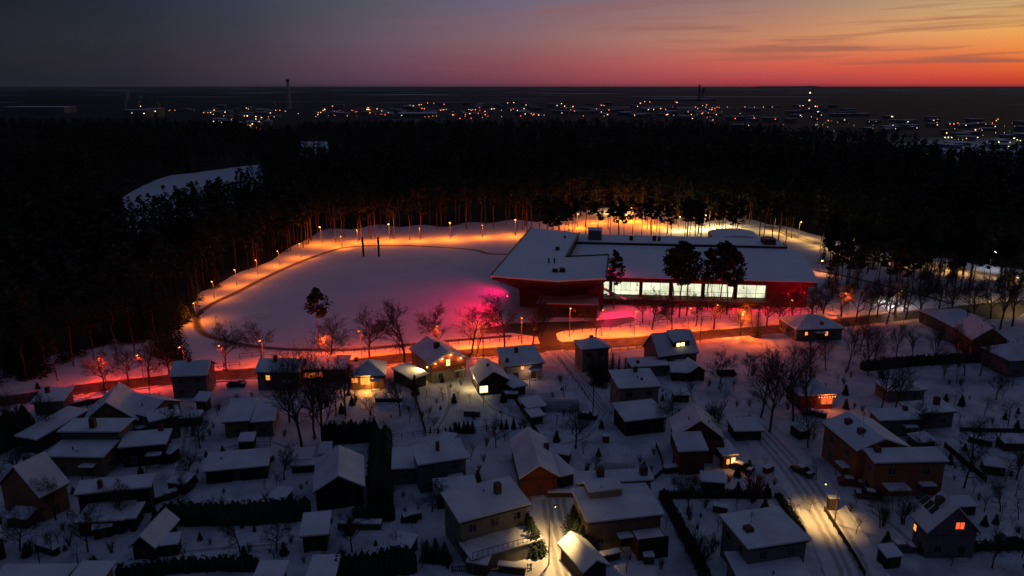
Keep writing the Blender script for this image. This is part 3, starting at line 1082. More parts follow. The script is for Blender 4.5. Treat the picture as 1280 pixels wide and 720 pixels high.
for wx in (.5, 1.75):
    lbox(dmo, 'pane', E_YEL, wx - .5, wx + .5, -D / 2 + 1.36, -D / 2 + 1.42, zb + .45, zb + 1.3)
# wide villa: roof box, terrace
t, W, D, u, v, C = hp('wide villa')
bx = lbox(t, 'roof_box', CREAM, -4.2, 1.2, 1.0, 4.0, 5.4, 7.3)
lbox(bx, 'roof_box_snow', SNOW, -4.4, 1.4, .8, 4.2, 7.302, 7.6)
tr = lbox(t, 'terrace', REDWOOD, 1.0, W / 2 - .6, -D / 2 - 3.2, -D / 2 + .3, -.1, 2.9)
lbox(tr, 'terrace_floor', SNOWG, 1.2, W / 2 - .8, -D / 2 - 3.0, -D / 2 + .28, 2.905, 2.98)
lbox(tr, 'railing', DARKW, .96, W / 2 - .56, -D / 2 - 3.26, -D / 2 - 3.205, -.05, 3.7)
# terraced lane house: lower front terrace with railing
t, W, D, u, v, C = hp('terraced lane house')
tr = lbox(t, 'terrace', GREY, -W / 2 + .3, W / 2 - .3, -D / 2 - 4.2, -D / 2 + .3, -.1, 2.6)
lbox(tr, 'terrace_floor', SNOWG, -W / 2, W / 2, -D / 2 - 4.4, -D / 2 + .28, 2.605, 2.82)
q = MB()
for k in range(15):
    xx = -W / 2 + .3 + k * (W - .6) / 14
    q.box(xx - .03, xx + .03, -D / 2 - 4.3, -D / 2 - 4.24, 2.821, 3.7)
q.box(-W / 2 + .27, W / 2 - .27, -D / 2 - 4.31, -D / 2 - 4.23, 3.702, 3.76)
q.build('railing', WIRE, tr)
light('door_light', (W / 2 + .9, -D / 2 + 1.5, 3.2), (1, .6, .18), 260, t, .12)
# dark panel on the wall, painted shade of the carport's open inside
t, W, D, u, v, C = hp('open carport garage')
lbox(t, 'carport_shade_panel', DMETAL, -W / 2 + .5, -W / 2 + 4.2, -D / 2 + .35, -D / 2 + .44, -.05, 2.5)
# arched entrance, outside stair and small window of the brick extension
t, W, D, u, v, C = hp('arched brick extension')
q = MB()
o_ = [(-.1 + .85 * math.cos(a), 1.6 + .85 * math.sin(a)) for a in [math.pi * k / 8 for k in range(9)]] + [(-.95, 0), (.75, 0)]
q.poly([(a, -D / 2 + .41, b) for a, b in o_])
q.poly([(a, -D / 2 + .3, b) for a, b in reversed(o_)])
q.build('arched_door', DMETAL, t)
t, W, D, u, v, C = hp('brick gable house')
q = MB()
i0 = len(q.v)
xa = W / 2 - 2.2
q.v += [(xa, -D / 2 - 1.6, 0), (xa + 4, -D / 2 - 1.6, 0), (xa, -D / 2 - 1.6, 2.0), (xa, -D / 2 + .4, 0), (xa + 4, -D / 2 + .4, 0), (xa, -D / 2 + .4, 2.0)]
q.f += [[0, 1, 2], [5, 4, 3], [1, 4, 5, 2], [0, 2, 5, 3]]
q.build('outside_stair', SNOWG, t)
add_window(t, (W / 2 - 2.2, -D / 2 + .45, 3.6), 0, 'dark', 1.2, 1.3)
lbox(t, 'front_gable', BRICK, W / 2 - 4.6, W / 2 - .2, -D / 2 - .9, -D / 2 + .448, -.1, 4.4)
# wide orange block & its lower entrance canopies
t, W, D, u, v, C = hp('wide orange block')
lbox(t, 'entrance_canopy', SNOWG, -W / 2 + 2, -W / 2 + 6, -D / 2 - 2.2, -D / 2 + .4, 2.5, 2.75)
# dark solar patches on the red-window house
t, W, D, u, v, C = hp('red-window house')
zf = lambda X: 8.8 - 4.4 * abs(X) / (W / 2)
for k in range(4):
    q = MB()
    y0 = -D / 2 + 2.2 + k * 1.35
    q.poly([(-W / 2 * .62, y0, zf(W / 2 * .62) + .36), (-W / 2 * .36, y0, zf(W / 2 * .36) + .36), (-W / 2 * .36, y0 + 1.1, zf(W / 2 * .36) + .36), (-W / 2 * .62, y0 + 1.1, zf(W / 2 * .62) + .36)])
    q.build('solar_panel', GLASS, t)
# string of hot lights under the eaves
t, W, D, u, v, C = hp('eave-light house')
for k in range(7):
    l = MB()
    l.sphere((W / 2 - .4 - k * .62, -D / 2 - .1, 3.12), .11, 6, 5)
    l.build('eave_lamp', B_RED, t)
light('eave_light', (W / 2 - 2.2, -D / 2 - .8, 2.9), (1, .2, .05), 250, t, .3)
# bungalow and porch lamps
t, W, D, u, v, C = hp('hip roofed bungalow')
l = MB()
l.sphere((1.2, -D / 2 + .25, 2.75), .12, 6, 5)
l.build('wall_lamp', B_ORANGE, t)
light('wall_light', (.6, -D / 2 - .9, 2.5), (1, .36, .06), 1300, t, .15)
t, W, D, u, v, C = hp('glowing porch hut')
light('porch_light', (.8, -D / 2 - .6, 2.2), (1, .42, .12), 60, t, .15)
t, W, D, u, v, C = hp('two-chimney white house')
light('porch_light', (.2, -D / 2 - 1.0, 2.4), (1, .5, .3), 90, t, .15)

# ------------------------------------------------------------------ the sports hall
def hall():
    zw = 8.7
    A = gp(742, 346.5, zw)
    B = gp(1024, 353.5, zw)
    u = (B - A).normalized()
    v = Vector((-u.y, u.x, 0))
    ang = math.atan2(u.y, u.x)
    O = Vector((A.x, A.y, 0))
    t = thing('sports_hall', 'large red-lit sports hall with a tilted snowy roof and glowing glass front', 'sports hall', O, ang)
    Lw = (B - A).length

    def lc(px, py, z):
        d = gp(px, py, z) - O
        return (d.dot(u), d.dot(v), z)
    landmark(O + u * 30 + v * 10, 'glass front of the sports hall')
    # --- wing roof: front plane rises to the rear step
    zs = 10.4
    bl = lc(728, 306, zs)
    br = lc(984, 312, zs)
    e = lc(1003, 319, 10.0)
    fr = (Lw, 0, zw)
    fl = (-8, 0, zw)
    bl = (-8, bl[1], zs)
    pts = [fl, fr, e, br, bl]
    q = MB()
    q.poly([(a, b, c + .3) for a, b, c in pts])
    q.poly([(a, b, c - .0) for a, b, c in reversed(pts)])
    for k in range(5):
        a, b = pts[k], pts[(k + 1) % 5]
        q.poly([(a[0], a[1], a[2]), (b[0], b[1], b[2]), (b[0], b[1], b[2] + .3), (a[0], a[1], a[2] + .3)])
    wr = q.build('wing_roof', SNOWH, t)
    # dark step (clerestory) and rear roof strip
    rl = lc(728, 299, 11.6)
    rr = lc(955, 303, 11.6)
    yb = min(bl[1], br[1])
    q = MB()
    q.poly([(bl[0], bl[1] + .06, zs - .2), (br[0], br[1] + .06, zs - .2), (br[0], br[1] + .06, zs + 1.15), (bl[0], bl[1] + .06, zs + 1.15)])
    q.poly([(br[0], br[1] + .06, zs - .2), (br[0] + .5, br[1] + 9, zs - .2), (br[0] + .5, br[1] + 9, zs + 1.15), (br[0], br[1] + .06, zs + 1.15)])
    q.build('clerestory', DMETAL, t)
    q = MB()
    o = [(bl[0], bl[1] - .2), (br[0] - 1, br[1] - .2), (br[0] - 1, br[1] + 14), (bl[0], bl[1] + 14)]
    q.prism(o, zs + 1.16, zs + 1.5)
    q.build('rear_roof', SNOWH, t)
    ctr = br[0]
    # rear block with a low arched roof
    q = MB()
    n = 10
    prof = [(.66 * ctr + k * (.26 * ctr) / n, zs + .6 + 1.5 * math.sin(math.pi * k / n) ** .7) for k in range(n + 1)]
    y0, y1 = br[1] + 15, br[1] + 32
    for k in range(n):
        (a, za), (b, zb_) = prof[k], prof[k + 1]
        q.poly([(a, y0, za), (b, y0, zb_), (b, y1, zb_), (a, y1, za)])
    q.poly([(a, y0, z) for a, z in prof] )
    q.build('arched_roof', SNOWH, t)
    lbox(t, 'rear_wall', GREY, .66 * ctr, .92 * ctr, y0 + .05, y1 - .05, 0, zs + .6)
    # body walls: red front fascia, right end wall, glazing strip, plinth
    yi = .9
    lbox(t, 'fascia', REDP, -8, Lw - .6, .25, .6, 7.25, 8.65)
    lbox(t, 'soffit', DREDP, -8, Lw - .8, .61, 4.2, 7.3, 7.4)
    gl1 = lc(957, 366, 4.5)[0]
    # solid right part
    q = MB()
    q.poly([(gl1, yi, -.2), (Lw - 3.0, yi, -.2), (Lw - 3.0, yi, 8.69), (gl1, yi, 8.69)])
    q.poly([(Lw - 3.0, yi, -.2), (e[0] - 2, e[1], -.2), (e[0] - 2, e[1], 9.9), (Lw - 3.0, yi, 8.69)])
    q.build('end_wall', REDP, t)
    lbox(t, 'plinth', CONC, -8, gl1, yi + .2, yi + 6, -.2, 1.9)
    lbox(t, 'terrace_edge', DARKW, -8, gl1 + .4, -2.4, yi + .19, 1.75, 2.1)
    q = MB()
    for k in range(int((gl1 + 8) / 2.0)):
        q.box(-8 + k * 2.0, -7.94 + k * 2.0, -2.35, -2.3, 2.101, 3.1)
    q.box(-8, gl1 + .4, -2.36, -2.29, 3.102, 3.16)
    q.build('railing', WIRE, t)
    segs = [(748, 762), (765, 800), (803, 837), (841, 877), (880.5, 917), (920, 956)]
    for a, b in segs:
        xa = lc(a, 362, 4.7)[0]
        xb = lc(b, 364, 4.7)[0]
        f = MB()
        f.box(xa, xb, yi + 1.0, yi + 1.1, 2.15, 2.6)
        f.box(xa, xb, yi + 1.0, yi + 1.1, 6.85, 7.25)
        nn = max(2, int((xb - xa) / 2.3))
        for k in range(nn + 1):
            xx = xa + (xb - xa) * k / nn
            f.box(xx - .05, xx + .05, yi + .99, yi + 1.09, 2.601, 6.849)
        f.box(xa, xb, yi + 1.01, yi + 1.08, 4.0, 4.1)
        fo = f.build('window', DMETAL, t)
        p = MB()
        p.poly([(xa, yi + 1.12, 2.15), (xb, yi + 1.12, 2.15), (xb, yi + 1.12, 7.2), (xa, yi + 1.12, 7.2)])
        p.build('pane', E_HALL, fo)
    cols = [(segs[k][1] + segs[k + 1][0]) / 2 for k in range(5)]
    for cx in cols:
        xx = lc(cx, 363, 4.7)[0]
        lbox(t, 'column', DARKW, xx - .55, xx + .55, yi + .3, yi + .98, 2.1, 7.29)
    # bright sliver of glazing on the right end
    q = MB()
    q.poly([(Lw - 2.8, 4, 2.2), (Lw - 1.9, 7.5, 2.2), (Lw - 1.9, 7.5, 7.2), (Lw - 2.8, 4, 7.2)])
    q.build('end_window', E_HALL, t)
    # --- arena block: folded roof outline on tilted red walls
    za = 12.6
    out = [lc(613, 346, za), lc(664, 285.5, za + 1.0), lc(724, 292.5, za + .8), lc(707, 322.5, za + .3), lc(761, 320, za + .3), lc(758, 349, za), lc(695.5, 352.5, za)]
    # outline goes clockwise from above: reverse it
    out = out[::-1]
    q = MB()
    n = len(out)
    q.poly([(a, b, c + .35) for a, b, c in out])
    q.poly([(a, b, c - .05) for a, b, c in reversed(out)])
    for k in range(n):
        a, b = out[k], out[(k + 1) % n]
        q.poly([(a[0], a[1], a[2] - .05), (b[0], b[1], b[2] - .05), (b[0], b[1], b[2] + .35), (a[0], a[1], a[2] + .35)])
    ar = q.build('arena_roof', SNOWH, t)
    for a, b in ((lc(724, 292.5, za + .8), lc(707, 322.5, za + .3)), (lc(761, 320, za + .3), lc(758, 349, za)), (lc(707, 322.5, za + .3), lc(761, 320, za + .3)), (lc(664, 285.5, za + 1), lc(613, 346, za))):
        q = MB()
        q.tube([(a[0], a[1], a[2] + .42), (b[0], b[1], b[2] + .42)], .34, 4)
        q.build('parapet', DMETAL, ar)
    cx = sum(p[0] for p in out) / n
    cy = sum(p[1] for p in out) / n
    ins = lambda s, z: [(cx + (a - cx) * s, cy + (b - cy) * s, z(c)) for a, b, c in out]
    r0 = ins(.985, lambda c: c - .06)
    r1 = ins(.98, lambda c: c - 1.0)
    r2 = ins(.63, lambda c: 6.0)
    r3 = ins(.61, lambda c: -.2)
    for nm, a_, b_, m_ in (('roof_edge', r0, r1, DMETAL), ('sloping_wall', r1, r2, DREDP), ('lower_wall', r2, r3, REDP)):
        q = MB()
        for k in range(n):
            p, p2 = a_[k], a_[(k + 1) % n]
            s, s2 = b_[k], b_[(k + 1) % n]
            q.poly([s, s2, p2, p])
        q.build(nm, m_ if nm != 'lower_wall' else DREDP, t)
    # lower front block with terrace and dark glazing
    ba = lc(656, 397, 0)
    bb = lc(742, 396, 0)
    fy = (ba[1] + bb[1]) / 2
    lbox(t, 'front_block', REDP, ba[0] + 4, bb[0] + 1, fy, fy + 14, -.2, 4.3)
    lbox(t, 'front_terrace', SNOWG, ba[0] + 3.6, bb[0] + 1.4, fy - .4, fy + 13.9, 4.305, 4.55)
    w1 = lbox(t, 'front_window', DMETAL, bb[0] - 11, bb[0] - 1, fy - .12, fy - .003, .5, 3.3)
    lbox(w1, 'pane', GLASS, bb[0] - 10.8, bb[0] - 1.2, fy - .16, fy - .122, .7, 3.1)
    # low berm ramp left of the block and stair on its right
    i0 = len(q.v)
    q = MB()
    s0, s1 = lc(745, 355, 7.0), lc(782, 372, 2.1)
    q.tube([(s0[0], s0[1] - 1, 7.0), (s1[0], s1[1] - 3, 2.2)], .4, 4)
    q.build('stair', SNOWG, t)
    lbox(t, 'entrance_wall', REDP, bb[0] - 2, bb[0] + 3, fy + 9, fy + 16, -.1, 8.2)
    # roof clutter
    for px_, py_, z_, s_, h_ in ((697, 312, za + .6, .7, 1.3), (694, 340, za, .9, 1.3), (703, 340, za, .9, 1.6), (686, 328, za + .4, .25, 1.8), (693, 328, za + .4, .25, 1.8), (706, 297, za + .8, .4, 1.0)):
        a = lc(px_, py_, z_ + .3)
        lbox(ar, 'roof_vent', DMETAL, a[0] - s_, a[0] + s_, a[1] - s_, a[1] + s_, z_ - .1, z_ + h_)
    for px_, py_, s_, h_ in ((789, 301, .7, 1.6), (818, 301, .7, 1.8), (824, 301, .5, 1.5)):
        a = lc(px_, py_, zs + 1.5)
        lbox(wr, 'roof_vent', DMETAL, a[0] - s_, a[0] + s_, bl[1] + 3, bl[1] + 4.2, zs + 1.2, zs + 1.5 + h_)
    a = lc(735, 302, zs + 1.5)
    b = lc(752, 302, zs + 1.5)
    lbox(t, 'plant_box', GREY, a[0], b[0], bl[1] + 2, bl[1] + 8, zs + 1.2, zs + 5.2)
    lbox(t, 'plant_box_snow', SNOW, a[0] - .2, b[0] + .2, bl[1] + 1.8, bl[1] + 8.2, zs + 5.21, zs + 5.5)
    a = lc(957, 308, zs + 1.5)
    b = lc(976, 309, zs + 1.5)
    lbox(t, 'plant_screen', DMETAL, a[0], b[0] - 1, bl[1] - .6, bl[1] + 6, zs + .6, zs + 3.6)
    # red floods: fixtures under the eaves and on the walls
    fl_ = []

    def flood(x, y, z, power, col=RED, r=.4, lens=True, dirn=None, wing=False):
        l = MB()
        l.box(x - .22, x + .22, y - .12, y + .12, z - .16, z + .16)
        fo = l.build('floodlight', DMETAL, t)
        l = MB()
        if wing:
            e = (x, .3, 7.9)
        elif z < 2:
            e = (x, y, -.1)
        else:
            e = Vector((cx - x, cy - y, 0)).normalized() * 6
            e = (x + e.x, y + e.y, z + .6)
        l.tube([(x, y, z), e], .06, 5)
        l.build('bracket', DMETAL, fo)
        if lens:
            l = MB()
            l.box(x - .16, x + .16, y - .15, y - .122, z - .12, z + .12)
            l.build('lens', B_HOT, fo)
        light('flood_light', (x, y - .5, z - .1), col, power, t, r, (dirn, 160) if dirn else None)
    W_ = out
    # left side of the arena, washing the field
    for k, (px_, py_, pw, col) in enumerate(((634, 372, 13000, (1, .0, .03)), (626, 356, 11000, (1, .0, .05)), (638, 338, 9000, (1, .0, .12)))):
        a = lc(px_, py_, 7.5)
        flood(a[0], a[1], 8.0, pw, col, .5, k == 0, (-1, -.3, -.16))
    # front of the wing: fascia and the snow before it
    for k in range(6):
        xx = 3 + k * (Lw - 10) / 5.5
        flood(xx, -2.2, 6.9, 3000, (1, .005, .03), .4, False, (0, -.5, -1), True)
    flood(bb[0] + 4.5, fy + 5, 6.5, 4500, (1, .008, .08), .4, True, (.5, -.6, -.7))
    a = lc(764, 338, 10.6)
    flood(a[0] - 1, a[1], 11.3, 900, (1, .005, .14), .4, True, (1, .2, -.5))
    flood(Lw - 5, -2.6, 6.0, 900, (1, .01, .05), .4, False, (0, .9, -.5), True)
    for k in range(3):
        flood(14 + k * 24, -3.2, 5.6, 330, (1, .01, .05), .4, False, (0, 1, .5), True)
    flood(bb[0] - 6, fy - 4, 1.0, 120, (1, .01, .05), .3, False, (0, 1, .35))
    return t, lc, O, u, v


HALL, hlc, HO, HU, HV = hall()
landmark(gp(690, 300), 'arena roof of the sports hall')
landmark(gp(500, 300), 'far edge of the snowy field')
landmark(gp(260, 400), 'left bend of the running track')
landmark(gp(420, 437), 'near edge of the snowy field')
landmark(gp(560, 430), 'roadside fence below the field')
landmark(gp(1110, 345), 'snowy clearing right of the sports hall')
landmark(gp(1260, 380), 'roadside parking on the right')
landmark(gp(130, 480), 'red-lit stretch of road')
landmark(gp(1040, 640), 'tracked village street')
landmark(gp(1240, 540), 'open snowy plots on the right')
landmark(gp(160, 700), 'lower left lawn')
landmark(gp(270, 690), 'long dark lawn hedge')
landmark(gp(880, 660), 'diagonal thuja hedge')
landmark(gp(560, 520), 'chalet garden')

# glazed kiosk by the car park
KIOSK = emis('kiosk_light', (1, .9, .85), 1.2, True, .9)
t = thing('kiosk', 'small glazed kiosk glowing white with a snowy ramp roof beside the hall car park', 'kiosk', gp(1102, 380), R(-8))
landmark(gp(1102, 380), 'glowing white kiosk')
q = MB()
q.box(-4.5, 4.5, 0, 4, -.1, .3)
q.build('base', CONC, t)
for a, b in ((-1.2, 1.3), (1.5, 4.2)):
    lbox(t, 'pane', KIOSK, a, b, .02, .1, .32, 2.4)
lbox(t, 'wall', WHITE, -4.4, 4.4, .12, 3.9, .301, 2.5)
q = MB()
q.poly([(-5, -.8, 2.6), (5, -.8, 2.6), (5, 4.4, 3.2), (-5, 4.4, 3.2)])
q.poly([(-5, -.8, 2.9), (5, -.8, 2.9), (5, 4.4, 3.5), (-5, 4.4, 3.5)])
q.poly([(-5, -.8, 2.6), (5, -.8, 2.6), (5, -.8, 2.9), (-5, -.8, 2.9)])
q.build('roof', SNOW, t)
light('kiosk_lamp', (3, -2.2, 2.6), (1, .82, .8), 900, t, .3)
# ------------------------------------------------------------------ trees
def perp(d, r):
    a = d.cross(Vector((r.uniform(-1, 1), r.uniform(-1, 1), r.uniform(-1, 1))))
    return a.normalized() if a.length > 1e-5 else Vector((1, 0, 0))


def make_bare(seed, h=14.0, fan=(28, 52), up=.25, droop=0.0, nch=(8, 6, 5, 3), stems=1, tw=TWIG, r0=.02, low=.28):
    r = random.Random(seed)
    tk, cr = MB(), MB()

    def grow(p, d, Ln, rad, lv):
        n = 5 if lv == 0 else 3
        pts, rs = [p], [rad]
        q, dd = p.copy(), d.copy()
        for k in range(n):
            dd = (dd + perp(dd, r) * r.uniform(0, .16) + Vector((0, 0, up * .3 if lv else 0)) - Vector((0, 0, droop * max(0, lv - 1) * .25))).normalized()
            q = q + dd * (Ln / n)
            pts.append(q.copy())
            rs.append(rad * (1 - .72 * (k + 1) / n) if lv else rad * (1 - .62 * (k + 1) / n))
        (tk if lv < 2 else cr).tube(pts, rs, 6 if lv == 0 else (4 if lv == 1 else 3), lv == 0)
        if lv >= len(nch):
            return
        m = nch[lv] + r.choice((-1, 0, 0, 1))
        for k in range(max(2, m)):
            t = (low if lv == 0 else .22) + (1 - (low if lv == 0 else .22)) * (k + r.random()) / m
            t = min(.985, t)
            i = min(n - 1, int(t * n))
            f = t * n - i
            pp = pts[i].lerp(pts[i + 1], f)
            rr = rs[i] * (1 - f) + rs[i + 1] * f
            ax = (pts[i + 1] - pts[i]).normalized()
            a = R(r.uniform(*fan)) * (1.15 - .4 * t if lv == 0 else 1)
            nd_ = (ax * math.cos(a) + perp(ax, r) * math.sin(a)).normalized()
            if lv == 0 and nd_.z < .15:
                nd_.z = .2
                nd_.normalize()
            ln = Ln * (r.uniform(.42, .6) * (1.15 - .35 * t) if lv == 0 else r.uniform(.38, .58))
            grow(pp, nd_, ln, max(r0, min(rr * .72, rad * .5)), lv + 1)
    for s in range(stems):
        d = Vector((r.uniform(-.06, .06), r.uniform(-.06, .06), 1)) if stems == 1 else Vector((r.uniform(-.3, .3), r.uniform(-.3, .3), 1))
        grow(Vector((r.uniform(-.3, .3) * (stems > 1), r.uniform(-.3, .3) * (stems > 1), -.15)), d.normalized(), h * .8, h * .017 + .03, 0)
    zmax = max(q[2] for q in tk.v + cr.v)
    return tk.mesh('trunk', BARK), cr.mesh('crown', tw), zmax


def leaf_clumps(mb, centre, rad, n, size, r, flat=.6):
    for _ in range(n):
        while True:
            a = Vector((r.uniform(-1, 1), r.uniform(-1, 1), r.uniform(-1, 1)))
            if a.length < 1:
                break
        p = Vector(centre) + Vector((a.x * rad, a.y * rad, a.z * rad * flat))
        u = Vector((r.uniform(-1, 1), r.uniform(-1, 1), r.uniform(-.5, .5))).normalized()
        v = u.cross(Vector((r.uniform(-1, 1), r.uniform(-1, 1), r.uniform(-1, 1)))).normalized()
        s = size * r.uniform(.6, 1.3)
        mb.poly([p - u * s, p + v * s * .6, p + u * s, p - v * s * .5])


def make_pine(seed, h=20.0, crown=.42, n=26, cl=26, size=.5):
    r = random.Random(seed)
    tk, cr = MB(), MB()
    pts = [(r.uniform(-.15, .15) * k, r.uniform(-.15, .15) * k, -.2 + (h + .2) * k / 6) for k in range(7)]
    tk.tube(pts, [.26 - .036 * k for k in range(7)], 6)
    for k in range(n):
        t = 1 - crown + crown * (k + r.random()) / n
        i = min(5, int(t * 6))
        p = Vector(pts[i]).lerp(Vector(pts[i + 1]), t * 6 - i)
        s = math.sin(math.pi * min(1, (t - (1 - crown)) / crown * .82 + .16))
        ln = h * .15 * s * r.uniform(.55, 1.15) + .3
        a = r.uniform(0, 2 * math.pi)
        d = Vector((math.cos(a), math.sin(a), r.uniform(-.05, .45)))
        e = p + d * ln
        tk.tube([p, p.lerp(e, .5) + Vector((0, 0, .1)), e], [.07, .05, .02], 3, False)
        leaf_clumps(cr, e, ln * .42 + .35, cl, size, r)
        leaf_clumps(cr, p.lerp(e, .55), ln * .3 + .25, cl // 2, size, r)
    # a few dead stubs on the bare stem
    for k in range(5):
        t = r.uniform(.25, .58)
        i = int(t * 6)
        p = Vector(pts[i]).lerp(Vector(pts[i + 1]), t * 6 - i)
        a = r.uniform(0, 6.28)
        tk.tube([p, p + Vector((math.cos(a), math.sin(a), .1)) * r.uniform(.4, 1.1)], [.035, .012], 3, False)
    return tk.mesh('trunk', PBARK), cr.mesh('crown', NEEDLE), h + .6


def make_spruce(seed, h=12.0, w_=.2, n=24, size=.42, m=SPRUCE):
    r = random.Random(seed)
    tk, cr = MB(), MB()
    tk.tube([(0, 0, -.2), (0, 0, h * .5), (0, 0, h)], [h * .014 + .05, h * .008 + .03, .015], 6)
    for k in range(n):
        t = (k + .5) / n
        z = h * (.06 + .92 * t)
        rad = h * w_ * (1 - t) ** .85 + .12
        nb = max(4, int(9 * (1 - t) + 4))
        a0 = r.uniform(0, 6.28)
        for b in range(nb):
            a = a0 + 6.283 * b / nb + r.uniform(-.25, .25)
            ln = rad * r.uniform(.7, 1.12)
            d = Vector((math.cos(a), math.sin(a), 0))
            sd_ = Vector((-math.sin(a), math.cos(a), 0))
            for q in range(3):
                f = (q + .6) / 3
                p = Vector((0, 0, z)) + d * ln * f - Vector((0, 0, ln * f * .45))
                s = size * (.6 + .5 * (1 - t)) * r.uniform(.7, 1.2)
                cr.poly([p - d * s * .6 + Vector((0, 0, .1)), p + sd_ * s * .6 - Vector((0, 0, s * .35)), p + d * s * .8 - Vector((0, 0, s * .3)), p - sd_ * s * .6 - Vector((0, 0, s * .35))])
    return tk.mesh('trunk', PBARK), cr.mesh('crown', m), h


BARE = [make_bare(11 + k, 14, (30, 56), .28, 0, (11, 8, 6, 4), r0=.027) for k in range(6)]
OLD = [make_bare(41 + k, 22, (20, 44), .33, .22, (12, 8, 6, 4), r0=.027) for k in range(4)]
FRUIT = [make_bare(61 + k, 6, (38, 70), .1, 0, (7, 6, 4), r0=.016, low=.35) for k in range(4)]
BUSH = [make_bare(81 + k, 3.4, (18, 42), .25, 0, (5, 5, 3), stems=6, r0=.012, low=.12) for k in range(3)]
RBUSH = make_bare(95, 4.2, (16, 40), .25, 0, (6, 6, 4), stems=9, tw=REDTWIG, r0=.014, low=.1)
PINE = [make_pine(101 + k, 20, .46 + .05 * (k % 3), 34, 30, .5) for k in range(6)]
EPINE = [make_pine(121 + k, 20, .36 + .06 * (k % 3), 20, 14, .62) for k in range(6)]
SPR = [make_spruce(141 + k, 12, .2 + .02 * k) for k in range(3)]
THU = [make_spruce(151 + k, 3.0, .19, 14, .26, THUJA) for k in range(3)]


def plant(protos, name, px, py, top, label, cat, group=None, h=None, rz=None, auto=True, wide=1.0, loc=None):
    tk, cr, zm = protos[rnd.randrange(len(protos))] if isinstance(protos, list) else protos
    P = loc if loc is not None else gp(px, py)
    if h is None:
        h = hgt(px, py, top)
    t = thing(name, where(P, label) if auto else label, cat, P, rnd.uniform(0, 6.28) if rz is None else rz, group)
    s = h / zm
    t.scale = (s * wide, s * wide, s)
    link('trunk', tk, t)
    link('crown', cr, t)
    return t


G_ROW = 'bare trees along the road and field'
for b, y, tp in ((283, 464, 400), (327, 451, 401), (413, 458, 388), (462, 450, 384), (506, 453, 372), (548, 441, 380), (590, 441, 375), (631, 437, 366), (666, 431, 372), (676, 425, 374), (745, 422, 378), (815, 412, 364), (803, 404, 366), (870, 408, 366), (925, 420, 386), (958, 411, 366), (990, 401, 362), (1026, 404, 356), (1052, 397, 352), (1085, 399, 345), (1108, 405, 350), (1150, 402, 342), (1172, 396, 340), (131, 487, 438), (186, 480, 412), (1015, 408, 360), (1070, 403, 352), (1096, 398, 350), (1132, 399, 346), (1190, 398, 344), (1216, 402, 350), (1238, 398, 340), (940, 416, 372), (975, 409, 366), (840, 412, 370), (892, 412, 368), (160, 480, 425), (212, 470, 410)):
    plant(BARE, 'bare_tree', b, y, tp - 6, 'leafless roadside tree', 'tree', G_ROW, wide=1.2 if b not in (815,) else 1.5)
G_OLD = 'big old bare trees among the houses'
for b, y, tp in ((378, 563, 428), (394, 548, 440), (406, 562, 418), (362, 528, 432), (432, 520, 440), (951, 522, 430), (962, 540, 428), (991, 534, 418), (1008, 520, 430), (1101, 515, 432), (1117, 520, 440), (1060, 462, 398), (1085, 470, 400), (1265, 408, 318), (1250, 412, 330), (1225, 470, 410), (1140, 450, 405), (1092, 456, 402), (1120, 452, 396), (1165, 458, 400), (1195, 450, 398), (1032, 462, 408), (1012, 474, 412), (1075, 440, 388), (1205, 470, 415), (60, 545, 480), (14, 560, 478)):
    plant(OLD, 'bare_tree', b, y, tp, 'tall wide leafless tree', 'tree', G_OLD)
for b, y in ((20, 600), (110, 690), (225, 640), (236, 600), (210, 560), (300, 690), (345, 690), (25, 690), (440, 690), (480, 640), (355, 600), (250, 560), (150, 655), (70, 650), (420, 520), (500, 520), (880, 560), (860, 640), (900, 480), (935, 470), (1010, 560), (1150, 545), (1215, 575), (1205, 610), (1250, 640), (1270, 600), (1245, 500), (1180, 470), (1160, 600), (1100, 660), (1240, 710), (830, 540), (720, 560), (620, 560), (540, 640)):
    plant(BARE, 'bare_tree', b, y, 0, 'rounded leafless yard tree', 'tree', 'bare yard trees', h=rnd.uniform(6, 10.5), wide=1.25)
G_FR = 'small bare garden trees'
for b, y, tp in ((457, 513, 493), (532, 503, 478), (554, 502, 480), (573, 500, 484), (588, 504, 487), (543, 541, 512), (520, 512, 486), (443, 498, 478), (627, 525, 508), (1260, 531, 494), (1245, 560, 520), (1256, 602, 566), (1070, 667, 640), (985, 657, 618), (1012, 640, 612), (840, 520, 484), (850, 505, 480), (905, 505, 478), (470, 505, 484), (430, 545, 515), (300, 575, 548), (232, 600, 560), (245, 560, 530), (745, 590, 566), (765, 470, 448), (1230, 520, 488), (1195, 480, 452), (1180, 475, 450), (905, 448, 426), (1215, 590, 560), (1230, 640, 606), (350, 610, 585), (330, 612, 590), (585, 700, 668), (495, 690, 655), (460, 660, 632), (200, 455, 436), (1020, 600, 570)):
    plant(FRUIT, 'bare_tree', b, y, tp, 'small leafless garden tree', 'tree', G_FR)
for b, y, tp in ((895, 531, 498), (886, 528, 502), (870, 700, 655), (858, 690, 660), (880, 706, 668), (850, 672, 645), (890, 690, 664), (862, 650, 630), (1062, 640, 625), (1128, 655, 628), (1135, 642, 622), (700, 478, 466), (705, 520, 510), (1105, 650, 630), (655, 535, 520), (140, 690, 672), (40, 690, 670), (760, 590, 578), (735, 590, 575), (560, 710, 690), (430, 700, 680), (940, 470, 452), (1165, 640, 622), (1000, 490, 476)):
    plant(BUSH, 'bare_shrub', b, y, tp, 'twiggy leafless shrub', 'shrub', 'leafless garden shrubs', wide=1.2)
plant(RBUSH, 'bare_shrub', 941, 627, 588, 'dense reddish twig shrub at the end of the thuja row by the village street', 'shrub', auto=False, wide=1.3)

